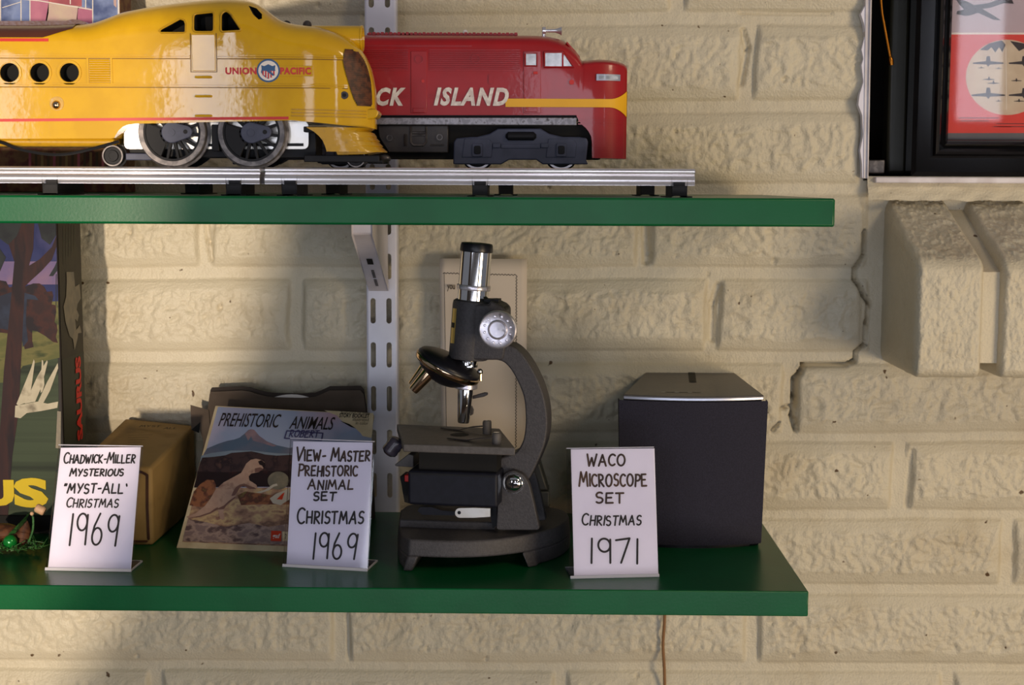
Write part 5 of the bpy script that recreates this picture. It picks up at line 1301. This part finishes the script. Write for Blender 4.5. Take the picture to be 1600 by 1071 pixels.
kart([(90, -20), (165, -20), (160, 120), (140, 200), (190, 170), (250, 110), (300, 60), (306, 75), (300, 110), (250, 170), (200, 225), (150, 270), (120, 300), (115, 400), (105, 600), (90, 900), (60, 1110), (40, 1400), (-60, 1400), (0, 1000), (20, 700), (50, 400), (70, 180), (40, 90), (0, 60), (-100, 40), (-100, -20)], 'k_tree')
for pts in ([(-100, -20), (110, -20), (80, 60), (40, 100), (0, 70), (-60, 130)], [(180, -20), (312, -20), (306, 55), (240, 100), (200, 70)], [(-300, 50), (-20, 90), (30, 160), (0, 230), (-300, 260)]): kart(pts, 'k_leaf')
for pts in ([(80, 862), (150, 690), (163, 648), (168, 660), (155, 760), (140, 850), (90, 868)], [(120, 860), (180, 730), (226, 652), (230, 660), (200, 780), (170, 850)], [(196, 760), (202, 650), (208, 655), (214, 770), (205, 800), (196, 810)], [(180, 858), (225, 760), (278, 665), (280, 690), (240, 800), (210, 855)]): kart(pts, 'k_bone')
kart([(75, 870), (130, 860), (180, 850), (230, 860), (280, 850), (276, 880), (200, 895), (130, 905), (100, 930), (72, 925)], 'k_bone')
kart([(276, 895), (298, 898), (292, 1075), (268, 1072)], 'a_shell')
af.build('front_print', kit, smooth=0, recalc=False)
kt = MB()
def kletter(txt, x0, y0, x1, y1, m, **kw):
    a = kb.px(x0, y0); b = kb.px(x1, y1); type_text(kt, kb, txt, a[0], a[1], b[0], b[1], hk[0] + .0001, m, **kw)
kletter('S', 23, 793, 75, 747, 'k_yellow', bold=.055); kletter('U', -32, 791, 22, 750, 'k_yellow', bold=.055); kletter('R', -90, 790, -38, 750, 'k_yellow', bold=.055)
kt.build('title_lettering', kit, smooth=0, recalc=False)
# right-hand side panel
kside = Plane((boxR, ybx, 0), (0, 1, 0), (0, 0, 1)); ztp = min(boxT, zt_ - .003)
sd = MB(); sd.flat(kside, [(.001, boxB + .001), (D_ - .001, boxB + .001), (D_ - .001, ztp - .001), (.001, ztp - .001)], .0002, 'k_side')
zg = PY(115, 556, ybx + .03).z
sd.flat(kside, [(.001, boxB + .001), (D_ - .001, boxB + .001), (D_ - .001, zg), (.001, zg)], .0004, 'k_sideg')
zq = lambda py: PY(115, py, ybx + .03).z
def spx(fr, py): return (D_ * fr, zq(py))
sd.flat(kside, [spx(.30, 424), spx(.62, 426), spx(.66, 450), spx(.86, 447), spx(.90, 470), spx(.75, 478), spx(.70, 486), spx(.80, 496), spx(.72, 505), spx(.62, 500), spx(.66, 518), spx(.82, 512), spx(.90, 525), spx(.74, 524), spx(.70, 533), spx(.56, 548), spx(.50, 530), spx(.36, 524), spx(.20, 500), spx(.14, 476), spx(.26, 462), spx(.30, 440)], .0006, 'a_shell')
for k in range(5): sd.ribbon(kside, [spx(.24 + .12 * k, 354), spx(.20 + .12 * k, 412 - 6 * k)], .0008, .0006, 'k_low')
sd.build('side_print', kit, smooth=0, recalc=False)
# red letters read upwards along the side
rv = Plane(kside.at(D_ * .80, zq(692), 0), Vector((0, 0, 1)), -kside.u)
stx = MB(); type_text(stx, rv, 'SAURUS', 0, -.0005, zq(560) - zq(692), .0145, .0009, 'k_red', bold=.05); stx.build('side_lettering', kit, smooth=0, recalc=False)

# ---------------------------------------------------------------- green Christmas pick in front of it
zb0 = PZ(28, 866, 0)
M['or_green'] = mat('shiny_green_bauble', (24, 130, 52), 0.18, coat=.8, metal=.3); M['or_leaf'] = mat('green_tinsel', (40, 84, 40), 0.5, var=[(60, 110, 50), (26, 54, 28)], vscale=300)
M['or_brown'] = mat('brown_cone', (96, 58, 34), 0.6, var=(66, 38, 24), vscale=200); M['or_wood'] = mat('pale_wood_bead', (206, 164, 128), 0.55)
orn = thing('christmas_pick', (zb0.x, zb0.y, 0), 'small green Christmas sprig with a shiny bauble and brown cone, lying left of the signs', 'decoration')
yo = zb0.y
ob_ = MB(); ob_.ball(PY(16, 847, yo), SC(yo) * 11.5, 'or_green', 20); ob_.build('bauble', orn)
cn = MB(); cpt = PY(37, 836, yo + .01); cn.lathe(cpt - Vector((.002, 0, .008)), cpt + Vector((.003, 0, .012)), [(0, .002), (.003, .006), (.006, .0045), (.007, .0068), (.011, .005), (.012, .0058), (.016, .0035), (.02, .001)], 'or_brown', 14); cpt = PY(2, 833, yo + .012); cn.ball(cpt, .011, 'or_brown', 12, (1.6, 1, .7)); cn.build('cone', orn)
lf_ = MB(); lf_.add([PY(12, 836, yo), PY(30, 818, yo - .004), PY(47, 800, yo), PY(40, 816, yo + .006), PY(24, 834, yo + .004)], [(0, 1, 2, 3, 4)], 'or_leaf')
rnd = random.Random(4)
lf2 = MB()
for k in range(150):
    a = rnd.uniform(-40, 68); c = PY(a, 862 - abs(rnd.gauss(0, 5)) - (4 if a > 40 else 0), yo + rnd.uniform(-.012, .012)); c.z = max(.0015, c.z)
    d = Vector((rnd.uniform(-1, 1), rnd.uniform(-1, 1), rnd.uniform(-.2, .7))).normalized() * rnd.uniform(.004, .010); w = d.cross(Vector((0, 0, 1))); w = (w.normalized() if w.length > 1e-6 else Vector((1, 0, 0))) * .0007
    e = c + d; e.z = max(.001, e.z); lf2.hexa([c - w, c + w, e + w * .3, e - w * .3, c - w + Vector((0, 0, .0006)), c + w + Vector((0, 0, .0006)), e + w * .3 + Vector((0, 0, .0004)), e - w * .3 + Vector((0, 0, .0004))], 'or_leaf')
lf_.build('leaf', orn, smooth=0, recalc=False); o = lf2.build('tinsel_needles', orn, smooth=0, recalc=False); o['kind'] = 'stuff'
sm = MB(); sm.tube(smooth_line([PY(44, 850, yo), PY(51, 830, yo), PY(52, 812, yo), PY(50, 803, yo)], 5), .0009, 'or_leaf', 8); sm.build('stem', orn)
wd = MB(); c = PY(63, 799, yo - .0); wd.lathe(c + Vector((-.0035, 0, .003)), c + Vector((.0045, 0, -.001)), [(0, .0028), (.001, .0036), (.007, .0036), (.008, .0028)], 'or_wood', 14); wd.ball(PY(50, 803, yo), .0017, 'or_wood', 10); wd.build('wooden_bead', orn)

# ---------------------------------------------------------------- paper sheet behind the microscope
yp = -0.040
ppl = lean_plane(Vector((PY(690, 780, yp).x, yp, 0)), Vector((PY(822, 780, yp).x, yp, 0)), 3.6)
pe = ppl.pxs([(691, 720), (686.5, 404), (823.5, 405), (822, 720)])
ps = MB()
NU, NV = 14, 20
rows = []
for i in range(NV + 1):
    t = i / NV; row = []
    for j in range(NU + 1):
        s_ = j / NU
        lo_, hi_ = (pe[0][0], 0.0), (pe[3][0], 0.0)
        u = (lo_[0] * (1 - s_) + hi_[0] * s_) * (1 - t) + (pe[1][0] * (1 - s_) + pe[2][0] * s_) * t
        v = (pe[1][1] * (1 - s_) + pe[2][1] * s_) * t
        row.append(ppl.at(u, v, 0.003 * math.cos((s_ - .5) * math.pi) - .0015 * t))
    rows.append(row)
ps.grid(rows, 'paper')
sheet = thing('paper_sheet', ppl.at((pe[0][0] + pe[3][0]) / 2, 0, 0), 'aged cream paper sheet with a dotted border, leaning on the wall behind the microscope', 'paper')
o = ps.build('leaf', sheet, smooth=60, recalc=False); sol = o.modifiers.new('thick', 'SOLIDIFY'); sol.thickness = .0004; sol.offset = -1
pb = MB()
def zig(p0, p1, n, amp=.0006):
    a, b = Vector(ppl.px(*p0)), Vector(ppl.px(*p1)); d = (b - a).normalized(); q_ = Vector((-d.y, d.x)); pts = []
    for k in range(n + 1): pts.append(tuple(a + (b - a) * k / n + q_ * amp * (1 if k % 2 else -1)))
    return pts
hh = lambda u: 0.0034
def on_sheet(pts):
    out = []
    uL, uR = pe[1][0], pe[2][0]
    for u, v in pts:
        s_ = (u - uL) / (uR - uL); out.append((u, v, 0.003 * math.cos((s_ - .5) * math.pi) - .0015 * v / pe[1][1] + .00025))
    return out
def rib3(pts, w, m):
    L = on_sheet(pts)
    for (a, b, ha), (c, d, hc) in zip(L[:-1], L[1:]):
        dv = Vector((c - a, d - b)); 
        if dv.length < 1e-7: continue
        n_ = Vector((-dv.y, dv.x)).normalized() * w / 2
        pb.add([ppl.at(a - n_.x, b - n_.y, ha), ppl.at(c - n_.x, d - n_.y, hc), ppl.at(c + n_.x, d + n_.y, hc), ppl.at(a + n_.x, b + n_.y, ha)], [(0, 1, 2, 3)], m)
rib3(zig((807, 430), (806, 700), 110), .0006, 'paper_ink'); rib3(zig((692, 427), (807, 430), 46), .0006, 'paper_ink'); rib3(zig((694, 427), (698, 700), 12, 0), .0004, 'paper_ink')
pb.build('dotted_border', sheet, smooth=0, recalc=False)
tb = MB(); a = ppl.px(698.5, 455.5); b = ppl.px(711, 445); type_text(tb, Plane(ppl.at(0, 0, .0016), ppl.u, ppl.v), 'you', a[0], a[1], b[0], b[1], 0, 'paper_ink', bold=.02); tb.build('printed_word', sheet, smooth=0, recalc=False)

# ---------------------------------------------------------------- speaker
Fb = PZ(1192, 853, 0.001); ysp = Fb.y
hs = PY(1196, 618, ysp).z; Lb = PY(966, 700, ysp).x; Rb = PY(1198.5, 700, ysp).x
BLk, BRk = PZ(1015, 576, hs), PZ(1141, 577.5, hs)
spk = thing('speaker', ((Lb + Rb) / 2, ysp + .06, 0), 'black cloth-fronted speaker with a grey top, at the right end of the lower shelf', 'speaker')
bow = 0.010; wS = Rb - Lb
def frontline(inset, fwd, n=20):
    return [(Lb + inset + (wS - 2 * inset) * k / n, ysp - fwd - bow * (1 - (2 * k / n - 1) ** 2)) for k in range(n + 1)]
def plan_prism(mb, pts, z0, z1, m):
    n = len(pts); mb.add([(x, y, z1) for x, y in pts] + [(x, y, z0) for x, y in pts], [tuple(range(n)), tuple(range(2 * n - 1, n - 1, -1))] + [(i, i + n, (i + 1) % n + n, (i + 1) % n) for i in range(n)], m)
cab = MB(); plan_prism(cab, frontline(.004, -.006) + [(BRk.x - .001, BRk.y), (BLk.x + .001, BLk.y)], 0, hs - .0045, 'blue_black'); cab.build('cabinet', spk, bevel=.001)
tpm = MB(); plan_prism(tpm, frontline(.0035, .0003) + [(BRk.x, BRk.y), (BLk.x, BLk.y)], hs - .0040, hs, 'speaker_top'); tpo = tpm.build('top_panel', spk, bevel=.0008)
tmm = MB(); plan_prism(tmm, frontline(.0038, .0008) + frontline(.0038, -.0008)[::-1], hs - .0036, hs - .0012, 'silver_trim'); tmm.build('silver_trim', spk, bevel=.0004)
grm = MB(); gl1 = frontline(0, 0); gb1 = frontline(.0012, .0)
rows = []
for z, ins in ((.003, .0035), (.004, .0030), (hs * .5, .0015), (hs - .0055, 0), (hs - .0045, .0006)):
    rows.append([Vector((x, y, z)) for x, y in [(Lb + ins, ysp + .012)] + frontline(ins, 0.0) + [(Rb - ins, ysp + .012)]])
grm.grid(rows, 'grille_cloth'); grm.build('grille', spk, smooth=50, recalc=False)
plm = MB(); plan_prism(plm, frontline(.012, -.003) + [(BRk.x - .004, BRk.y - .004), (BLk.x + .004, BLk.y - .004)], 0, .004, 'black_plastic'); plm.build('plinth', spk)
slt = MB()
sq = [PZ(*p, hs) for p in ((1075, 582), (1086, 582), (1088, 598), (1077, 598))]
slt.add([p + Vector((0, 0, .0003)) for p in sq], [(3, 2, 1, 0)], 'dark'); slt.build('top_slot', tpo, smooth=0, recalc=False)
lw = MB(); tpp = Plane((Lb, ysp, hs), (1, 0, 0), (0, 1, 0))
for k in range(9): lw.ribbon(tpp, [(wS * (.30 + .03 * k), .013), (wS * (.315 + .03 * k), .013)], .002, .0003, 'silver_trim' if k % 3 == 0 else 'blue_black')
lw.build('worn_lettering', tpo, smooth=0, recalc=False)

# ================================================================ MICROSCOPE
YM = PZ(660, 893, 0).y + 0.042
zs = PY(712, 682, YM).z
FLs, FRs, BRs, BLs = PZ(630, 694, zs), PZ(805, 700, zs), PZ(781, 670, zs), PZ(620, 663, zs)
ur = (FRs - FLs); ur.z = 0; ur.normalize()
wr3 = Vector((-ur.y, ur.x, 0))           # away from the viewer
cen = Vector((PY(735, 600, YM).x, YM, 0))
sc = thing('microscope', cen, 'grey student microscope with chrome eyepiece and rotating lens turret, standing on the lower shelf', 'microscope')
MP = Plane(cen, ur, (0, 0, 1))           # centre plane of the instrument
mp = lambda d: Plane(cen - wr3 * d, ur, (0, 0, 1))   # d metres nearer than the centre plane
S_ = SC(YM)
# base with four feet
zt = PY(700, 843.5, PZ(660, 893, 0).y + .0).z
plan_px = [(640, 843), (700, 845.5), (760, 844), (814, 838), (852, 830), (876, 821), (888, 810), (884, 800), (862, 793), (800, 788), (700, 786), (645, 788), (628, 797), (624, 815), (627, 833)]
plan = [PZ(a, b, zt) for a, b in plan_px]
plan = [Vector(p).to_2d().to_3d() for p in [Vector((q_[0], q_[1], 0)) for q_ in smooth_line([(p.x, p.y, 0) for p in plan] + [(plan[0].x, plan[0].y, 0)], 3)[:-1]]]
pc = sum(plan, Vector()) / len(plan)
def slab_(mb, pts, z0, z1, m, grow0=1.0):
    n = len(pts); a = [Vector((p.x, p.y, z1)) for p in pts]; b = [pc + (p - pc) * grow0 for p in pts]; b = [Vector((p.x, p.y, z0)) for p in b]
    mb.add(a + b, [tuple(range(n)), tuple(range(2 * n - 1, n - 1, -1))] + [(i, i + n, (i + 1) % n + n, (i + 1) % n) for i in range(n)], m)
zm = zt * .47
bs = MB(); slab_(bs, plan, zm, zt, 'scope', 1.02)
def loc(p): d = p - cen; return d.dot(ur), d.dot(wr3)
us = [loc(p)[0] for p in plan]; ulo, uhi = min(us), max(us)
def foot(keep, slope):
    pts = [pc + (p - pc) * 1.02 for p in plan if keep(loc(p)[0])]
    n = len(pts)
    bs.add([Vector((p.x, p.y, zm + .0004)) for p in pts] + [Vector((p.x, p.y, 0)) + ur * (slope if abs(loc(p)[0] - edge) < .012 else 0) for p in pts], [tuple(range(n)), tuple(range(2 * n - 1, n - 1, -1))] + [(i, i + n, (i + 1) % n + n, (i + 1) % n) for i in range(n)], 'scope')
edge = ulo + .040; foot(lambda u: u < edge, -.005)
edge = uhi - .032; foot(lambda u: u > edge, .005)
base_o = bs.build('base', sc, bevel=.0016, segs=3)
tr2 = MB(); tz = zt + .006
tpts = [PZ(a, b, tz) for a, b in ((624, 812), (700, 815), (775, 816.5), (778, 800), (700, 792), (640, 790), (626, 797))]
slab_(tr2, [Vector((p.x, p.y, 0)) for p in tpts], zt - .001, tz, 'scope'); tr2.build('base_plateau', sc, bevel=.0012)
# pillar with two cheeks, hinge screw
pi_ = MB()
pp_ = rounded([(775, 829), (843.5, 829), (835, 790), (827, 757), (818, 742), (801, 735), (787, 741), (779, 762)], 6)
for d0, d1 in ((.020, .013), (-.013, -.020)):
    P0 = mp(d0); pi_.prism(P0, mp(.020).pxs(pp_), -(d0 - d1), 0, 'scope')
po_ = pi_.build('pillar', sc, bevel=.0008)
hs_ = MB(); P0 = mp(.020); u, v = P0.px(803, 755); r_ = 14 * S_
hs_.lathe(P0.at(u, v, 0), P0.at(u, v, .006), [(0, r_ * 1.18), (.0012, r_ * 1.18), (.0012, r_), (.0026, r_ * .95), (.0042, r_ * .72), (.0050, r_ * .35), (.0052, .0002)], 'chrome', 32)
hs_.prism(Plane(P0.at(u, v, .0047), ur, (0, 0, 1)), [(-.0034, -.0006), (.0034, -.0006), (.0034, .0006), (-.0034, .0006)], 0, .0009, 'black_metal'); hs_.prism(Plane(P0.at(u, v, .0047), ur, (0, 0, 1)), [(-.0006, -.0034), (.0006, -.0034), (.0006, .0034), (-.0006, .0034)], 0, .0009, 'black_metal')
hs_.build('hinge_screw', po_)
# curved arm
ar = MB()
outer = smooth_line([(763, 539), (790, 538.5), (804, 543), (818, 556), (833, 579), (846, 608), (853.5, 638), (855, 666), (852, 690), (846, 708), (836, 731), (826, 750)], 4)
inner = smooth_line([(786, 752), (781, 735), (781, 718), (792, 713), (805, 708), (813, 698), (818.5, 684), (821, 664), (821, 645), (818, 620), (808, 595), (796, 575), (783, 564.5), (763, 562)], 4)
aw = .0125
ar.prism(mp(aw), mp(aw).pxs(outer + inner), -2 * aw, 0, 'scope'); ar.build('arm', sc, bevel=.0012, segs=2)
# optical axis, leaning slightly
def axp(py): return PY(745 - (py - 385) * .0757, py, YM)
A0, A1 = axp(660), axp(378); ad = (A1 - A0).normalized()
def ax(py): return A0 + ad * ((axp(py) - A0).dot(ad))
def axl(name, prof, m, parent=sc, n=40, sm=35):
    mb_ = MB(); p0 = prof[0][0]; a = ax(p0)
    pr_ = [((ax(py) - a).length, r * S_) for py, r in prof]; mb_.lathe(a, a + ad, pr_, m, n); return mb_.build(name, parent, smooth=sm)
hd_ = axl('body_tube', [(561, 29), (560, 30.5), (556, 31), (476, 31), (471, 30), (469, 27)], 'scope')
axl('draw_tube', [(476, 24), (452, 24.2), (391, 24.4), (390, 23)], 'chrome', hd_)
axl('tube_ring', [(453.5, 23), (453, 26), (451.5, 26.6), (447, 26.6), (445.5, 26), (445, 23)], 'alum', hd_)
axl('eyepiece', [(394, 24), (393.5, 25.5), (392, 26), (383.5, 25.2), (380.5, 24), (379.8, 20), (380.6, 12), (381, .1)], 'black_plastic', hd_)
ah = MB(); P0 = mp(.014)
ah.prism(P0, P0.pxs([(738, 476), (764, 476), (766, 470), (783, 478), (789, 484), (790, 540), (786, 563), (738, 563)]), -.028, 0, 'scope'); ah.build('focus_housing', hd_, bevel=.0015)
cl_ = MB(); P0 = mp(.006); cl_.prism(P0, P0.pxs([(755, 468), (779, 468), (779, 472.5), (774, 474), (755, 474)]), -.012, 0, 'black_metal'); u, v = P0.px(787, 484); cl_.cyl(P0.at(u, v, .004), P0.at(u, v, -.012), .0024, 'black_metal', n=14); cl_.build('tube_clamp', hd_)
# gold label wrapped on the left flank
gl3 = MB()
rows = []
for py in (481, 495, 508, 522, 535):
    c = ax(py); rr = 31.2 * S_; rows.append([c + Vector((-math.cos(g), -math.sin(g), 0)) * rr for g in [math.radians(a) for a in (18, 24, 30, 36, 42)]])
gl3.grid(rows, 'gold'); gbo = gl3.build('gold_label', hd_, recalc=False)
gl4 = MB()
rows = []
for py in (503, 511):
    c = ax(py); rr = 31.4 * S_; rows.append([c + Vector((-math.cos(g), -math.sin(g), 0)) * rr for g in [math.radians(a) for a in (20, 26, 32, 38)]])
gl4.grid(rows, 'black_metal'); gl4.build('label_mark', gbo, recalc=False)
# focus knobs
def knob(d, s):
    P0 = mp(d); u, v = P0.px(777.5, 515.6) if s > 0 else mp(.036).px(777.5, 515.6); R_ = 29.5 * S_
    k = MB(); a = P0.at(u, v, 0); b = P0.at(u, v, s)
    k.lathe(a, b, [(-.018, R_ * .35), (-.010, R_ * .35), (-.009, R_ * .93), (-.002, R_), (0, R_ * .98), (.0007, R_ * .92), (.0003, R_ * .86), (.0, R_ * .52), (.0012, R_ * .49), (.0015, R_ * .44), (.0009, R_ * .40), (.0006, .0002)], 'alum', 48)
    ko = k.build('focus_knob', sc, smooth=30)
    if s > 0:
        dm = MB()
        for g in range(12):
            t = math.radians(30 * g + 12); c = Vector((u + math.cos(t) * R_ * .70, v + math.sin(t) * R_ * .70)); dm.ball(P0.at(c.x, c.y, .0002), .0011, 'alum', 8, (1, .5, 1))
        dm.build('grip_dimple', ko)
knob(.036, 1)
# revolving nosepiece
axl('lower_collar', [(573, 15), (572.5, 16), (562, 16), (560, 15)], 'chrome', hd_)
npl = MP
dc = PY(703, 566, YM); e1 = (PY(750, 593, YM) - PY(655, 546, YM)).normalized(); nrm = wr3.cross(e1).normalized()
if nrm.z > 0: nrm = -nrm            # the side that carries the lenses: down and to the left
Rn = 54.5 * S_
tn = MB(); dcb = dc + nrm * (7 * S_)
tn.lathe(dcb, dcb - nrm, [(0, Rn * .93), (.0006, Rn * .97), (.0022, Rn * .97), (.0048, Rn * .90), (.0070, Rn * .70), (.0082, Rn * .45), (.0086, .0002)], 'black_plastic', 56)
to2 = tn.build('lens_turret', sc, smooth=40)
tr3 = MB(); tr3.lathe(dcb - nrm * .0004, dcb + nrm, [(-.0006, Rn * .97), (.0000, Rn * 1.01), (.0016, Rn * 1.015), (.0034, Rn * .985), (.0050, Rn * .90), (.0052, Rn * .8)], 'warm_chrome', 56, caps=False); tr3.build('turret_rim', to2)
tu = MB(); tu.lathe(dcb + nrm * .004, dcb + nrm * .014, [(0, Rn * .9), (.004, Rn * .75), (.009, Rn * .45), (.011, Rn * .2)], 'black_plastic', 40); tu.build('turret_cone', to2)
def objective(tip, root, r0, r1, col, rc, y_off=0.0, name='objective_lens'):
    o_ = wr3 * y_off; t = PY(*tip, YM) + o_; r = PY(*root, YM) + o_; L_ = (t - r).length
    m_ = MB(); m_.lathe(r, t, [(0, r0 * S_), (L_ * .02, r0 * S_), (L_ - .0012, r1 * S_), (L_, r1 * .9 * S_), (L_, r1 * .55 * S_), (L_ - .002, r1 * .5 * S_)], 'chrome' if y_off == 0 else 'warm_chrome', 36)
    oo = m_.build(name, to2, smooth=35)
    c_ = MB(); d_ = (t - r).normalized(); cl = .0048 if col else .003
    prof = [(0, rc * .92), (.0006, rc), (cl - .0008, rc), (cl, rc * .85)]
    c_.lathe(r - d_ * cl, r, [(a, b * S_) for a, b in prof], 'alum' if col else 'warm_chrome', 24); c_.build('lens_collar', oo, smooth=30)
objective((724, 661), (727.3, 608), 12.2, 9.4, True, 18.5)
objective((648, 609), (675, 579), 10.8, 8.2, False, 15, -.006)
objective((637, 606), (662, 573), 9.5, 7.2, False, 13, .014)
lvr = MB(); P0 = mp(-.012); lvr.pprism(P0, [(738, 619), (757, 613.5), (762, 614), (762, 617.5), (756, 620.5), (738, 624)], -.002, 0, 'tank'); lvr.pprism(P0, [(733, 640), (737, 634), (740, 641), (739, 648), (733, 651)], -.002, 0, 'tank'); lvr.build('click_stop', to2, bevel=.0005)
sc2_ = MB(); c = PY(750, 581, YM - .012); sc2_.ball(c, .0024, 'chrome', 12); sc2_.tube([PY(751, 582, YM - .012), PY(751, 595, YM - .012)], .0012, 'warm_chrome', 8); sc2_.build('turret_spring', to2)
# stage with hole and clips
stg = MB(); tz_ = .0062
quad_ = [Vector((p.x, p.y, zs)) for p in (FLs, FRs, BRs, BLs)]
stg.hexa(quad_ + [p - Vector((0, 0, tz_)) for p in quad_], 'scope_top'); so_ = stg.build('stage', sc, bevel=.0008)
hc = PZ(718, 680, zs)
ho_ = MB(); n = 24
ho_.add([hc + Vector((math.cos(2 * math.pi * k / n) * .0075, math.sin(2 * math.pi * k / n) * .0075, .0003)) for k in range(n)], [tuple(range(n))], 'dark'); ho_.build('light_hole', so_, smooth=0, recalc=False)
def clip(px0, ptip, hpx):
    b = PZ(*px0, zs); r = 7.2 * S_; hgt = hpx * S_
    m_ = MB(); m_.lathe(b, b + Vector((0, 0, 1)), [(0, r), (hgt - .0015, r), (hgt - .0004, r * .85), (hgt, r * .5)], 'scope_top', 20); m_.lathe(b + Vector((0, 0, hgt - .0008)), b + Vector((0, 0, 1)), [(0, r * .75), (.0009, r * .6), (.0011, .0002)], 'chrome', 16)
    o_ = m_.build('clip_post', so_)
    t = PZ(*ptip, zs); d = t - b; w = Vector((-d.y, d.x, 0)).normalized() * .0032
    s__ = MB(); L = [(0.0, hgt * .55), (.35, hgt * .35), (.6, .0006), (1.0, .0009)]
    rows = [[b + d * f + w * q_ * (1.0 if f < .9 else .6) + Vector((0, 0, z)) for q_ in (-1, 1)] for f, z in L]
    s__.grid(rows, 'tank'); so2 = s__.build('spring_clip', so_, smooth=40, recalc=False); q__ = so2.modifiers.new('t', 'SOLIDIFY'); q__.thickness = .0006
clip((761, 678), (690, 671), 22); clip((776, 694), (700, 687), 18)
un_ = MB(); sp0 = FLs + ur * .010 + wr3 * .010; sp1 = FRs - ur * .016 + wr3 * .010
def ublock(mb, a, b, depth, z0, z1, m):
    c, d = b + wr3 * depth, a + wr3 * depth
    mb.hexa([Vector((p.x, p.y, z0)) for p in (a, b, c, d)] + [Vector((p.x, p.y, z1)) for p in (a, b, c, d)], m)
zi1 = PY(700, 735, YM - .03).z; zi0 = PY(700, 788.5, YM - .03).z
ublock(un_, sp0, sp1, .05, zi1 - .002, zs - tz_, 'dark'); un_.build('stage_bracket', sc)
il = MB(); Pi = Plane(FLs + wr3 * .004, ur, (0, 0, 1)); a = Pi.px(637, 760)[0]; b = Pi.px(777.5, 760)[0]
ublock(il, Pi.at(a, 0, 0), Pi.at(b, 0, 0), .052, zi0, zi1, 'blue_black'); ilo = il.build('lamp_box', sc, bevel=.0022, segs=3)
il2 = MB(); Pf = Plane(Pi.o, ur, (0, 0, 1)); il2.prism(Pf, [(a + .002, zi1 - Pf.o.z - .0015), (b - .002, zi1 - Pf.o.z - .0015), (b - .002, zi1 - Pf.o.z - .0030), (a + .002, zi1 - Pf.o.z - .0030)], -.001, .0004, 'black_metal'); il2.build('lid_seam', ilo)
rs_ = MB(); c = Pi.at(a, 0, 0) + wr3 * .012; zc_ = PY(629, 740, YM).z; ublock(rs_, c - ur * .0055, c + ur * .002, .008, zc_ - .0028, zc_ + .0026, 'red_bit'); rs_.build('red_switch', ilo, bevel=.0006)
wdg = MB(); Pw = mp(.012); wdg.prism(Pw, Pw.pxs([(616, 727), (638, 710), (646, 712), (646, 731), (618, 729)]), -.02, 0, 'scope_top'); wdg.build('lamp_arm', ilo, bevel=.0006)
lb = MB(); t0, t1 = PY(610, 704, YM), PY(621, 690, YM); lb.lathe(t0, t1, [(-.004, .0035), (-.002, .0062), (.0, .0066), (.002, .0062), (.004, .0066), (.006, .0062), (.008, .0066), (.010, .0058), (.0115, .003)], 'cap_glass', 20); lb.build('ridged_cap', ilo)
tl_ = MB(); Pt = mp(.016); tl_.prism(Pt, Pt.pxs([(625, 745), (640, 745), (640, 787), (632, 785)]), -.02, 0, 'dark'); tl_.build('lamp_housing', ilo)
mr = MB(); Pm = mp(.018); mr.prism(Pm, Pm.pxs(circle(718.5, 802, 7.5, 14, None, 90, 270)[::1] + [(740, 794), (766, 795), (766, 808), (740, 809.5)]), -.0012, 0, 'nickel')
u, v = Pm.px(717.5, 801.5); mr.cyl(Pm.at(u, v, .0003), Pm.at(u, v, 0), .0014, 'black_metal', n=14); mr.build('mirror_arm', sc)
mk = MB(); Pk = mp(.010); mk.prism(Pk, Pk.pxs([(656, 793), (675, 793), (690, 798), (712, 800), (712, 806), (660, 805), (652, 799)]), -.01, 0, 'blue_black'); mk.build('mirror_mount', sc); mk = MB(); mk.prism(Pk, Pk.pxs([(764, 797), (776, 790), (776, 822), (770, 826)]), -.006, 0, 'black_metal'); mk.build('mirror_pivot', sc)

# small dark case behind it
yc_ = YM + .075
pc_ = front(yc_); dz0 = max(0.0, pc_.px(838, 806)[1])
dcx0, dcx1 = pc_.px(806, 780)[0], pc_.px(858.5, 780)[0]; zt3 = pc_.px(840, 724)[1]; ztm = pc_.px(840, 768)[1]
M['case'] = mat('dark_green_grey_plastic', (44, 46, 44), .5, var=(36, 38, 38), vscale=60)
cs = thing('plastic_case', ((dcx0 + dcx1) / 2, yc_ + .015, 0), 'small dark plastic case standing behind the foot of the microscope', 'case')
c1 = MB(); c1.box((dcx0, yc_, 0), (dcx1, yc_ + .03, ztm), 'case'); c1.build('lower_shell', cs, bevel=.0012)
c2 = MB(); x0, x1 = dcx0, dcx1
c2.hexa([(x0, yc_ + .0008, ztm), (x1 - .0006, yc_ + .0008, ztm), (x1 - .008, yc_ + .0008, zt3), (x0, yc_ + .0008, zt3), (x0, yc_ + .029, ztm), (x1 - .0006, yc_ + .029, ztm), (x1 - .008, yc_ + .029, zt3), (x0, yc_ + .029, zt3)], 'case'); c2.build('upper_shell', cs, bevel=.002)
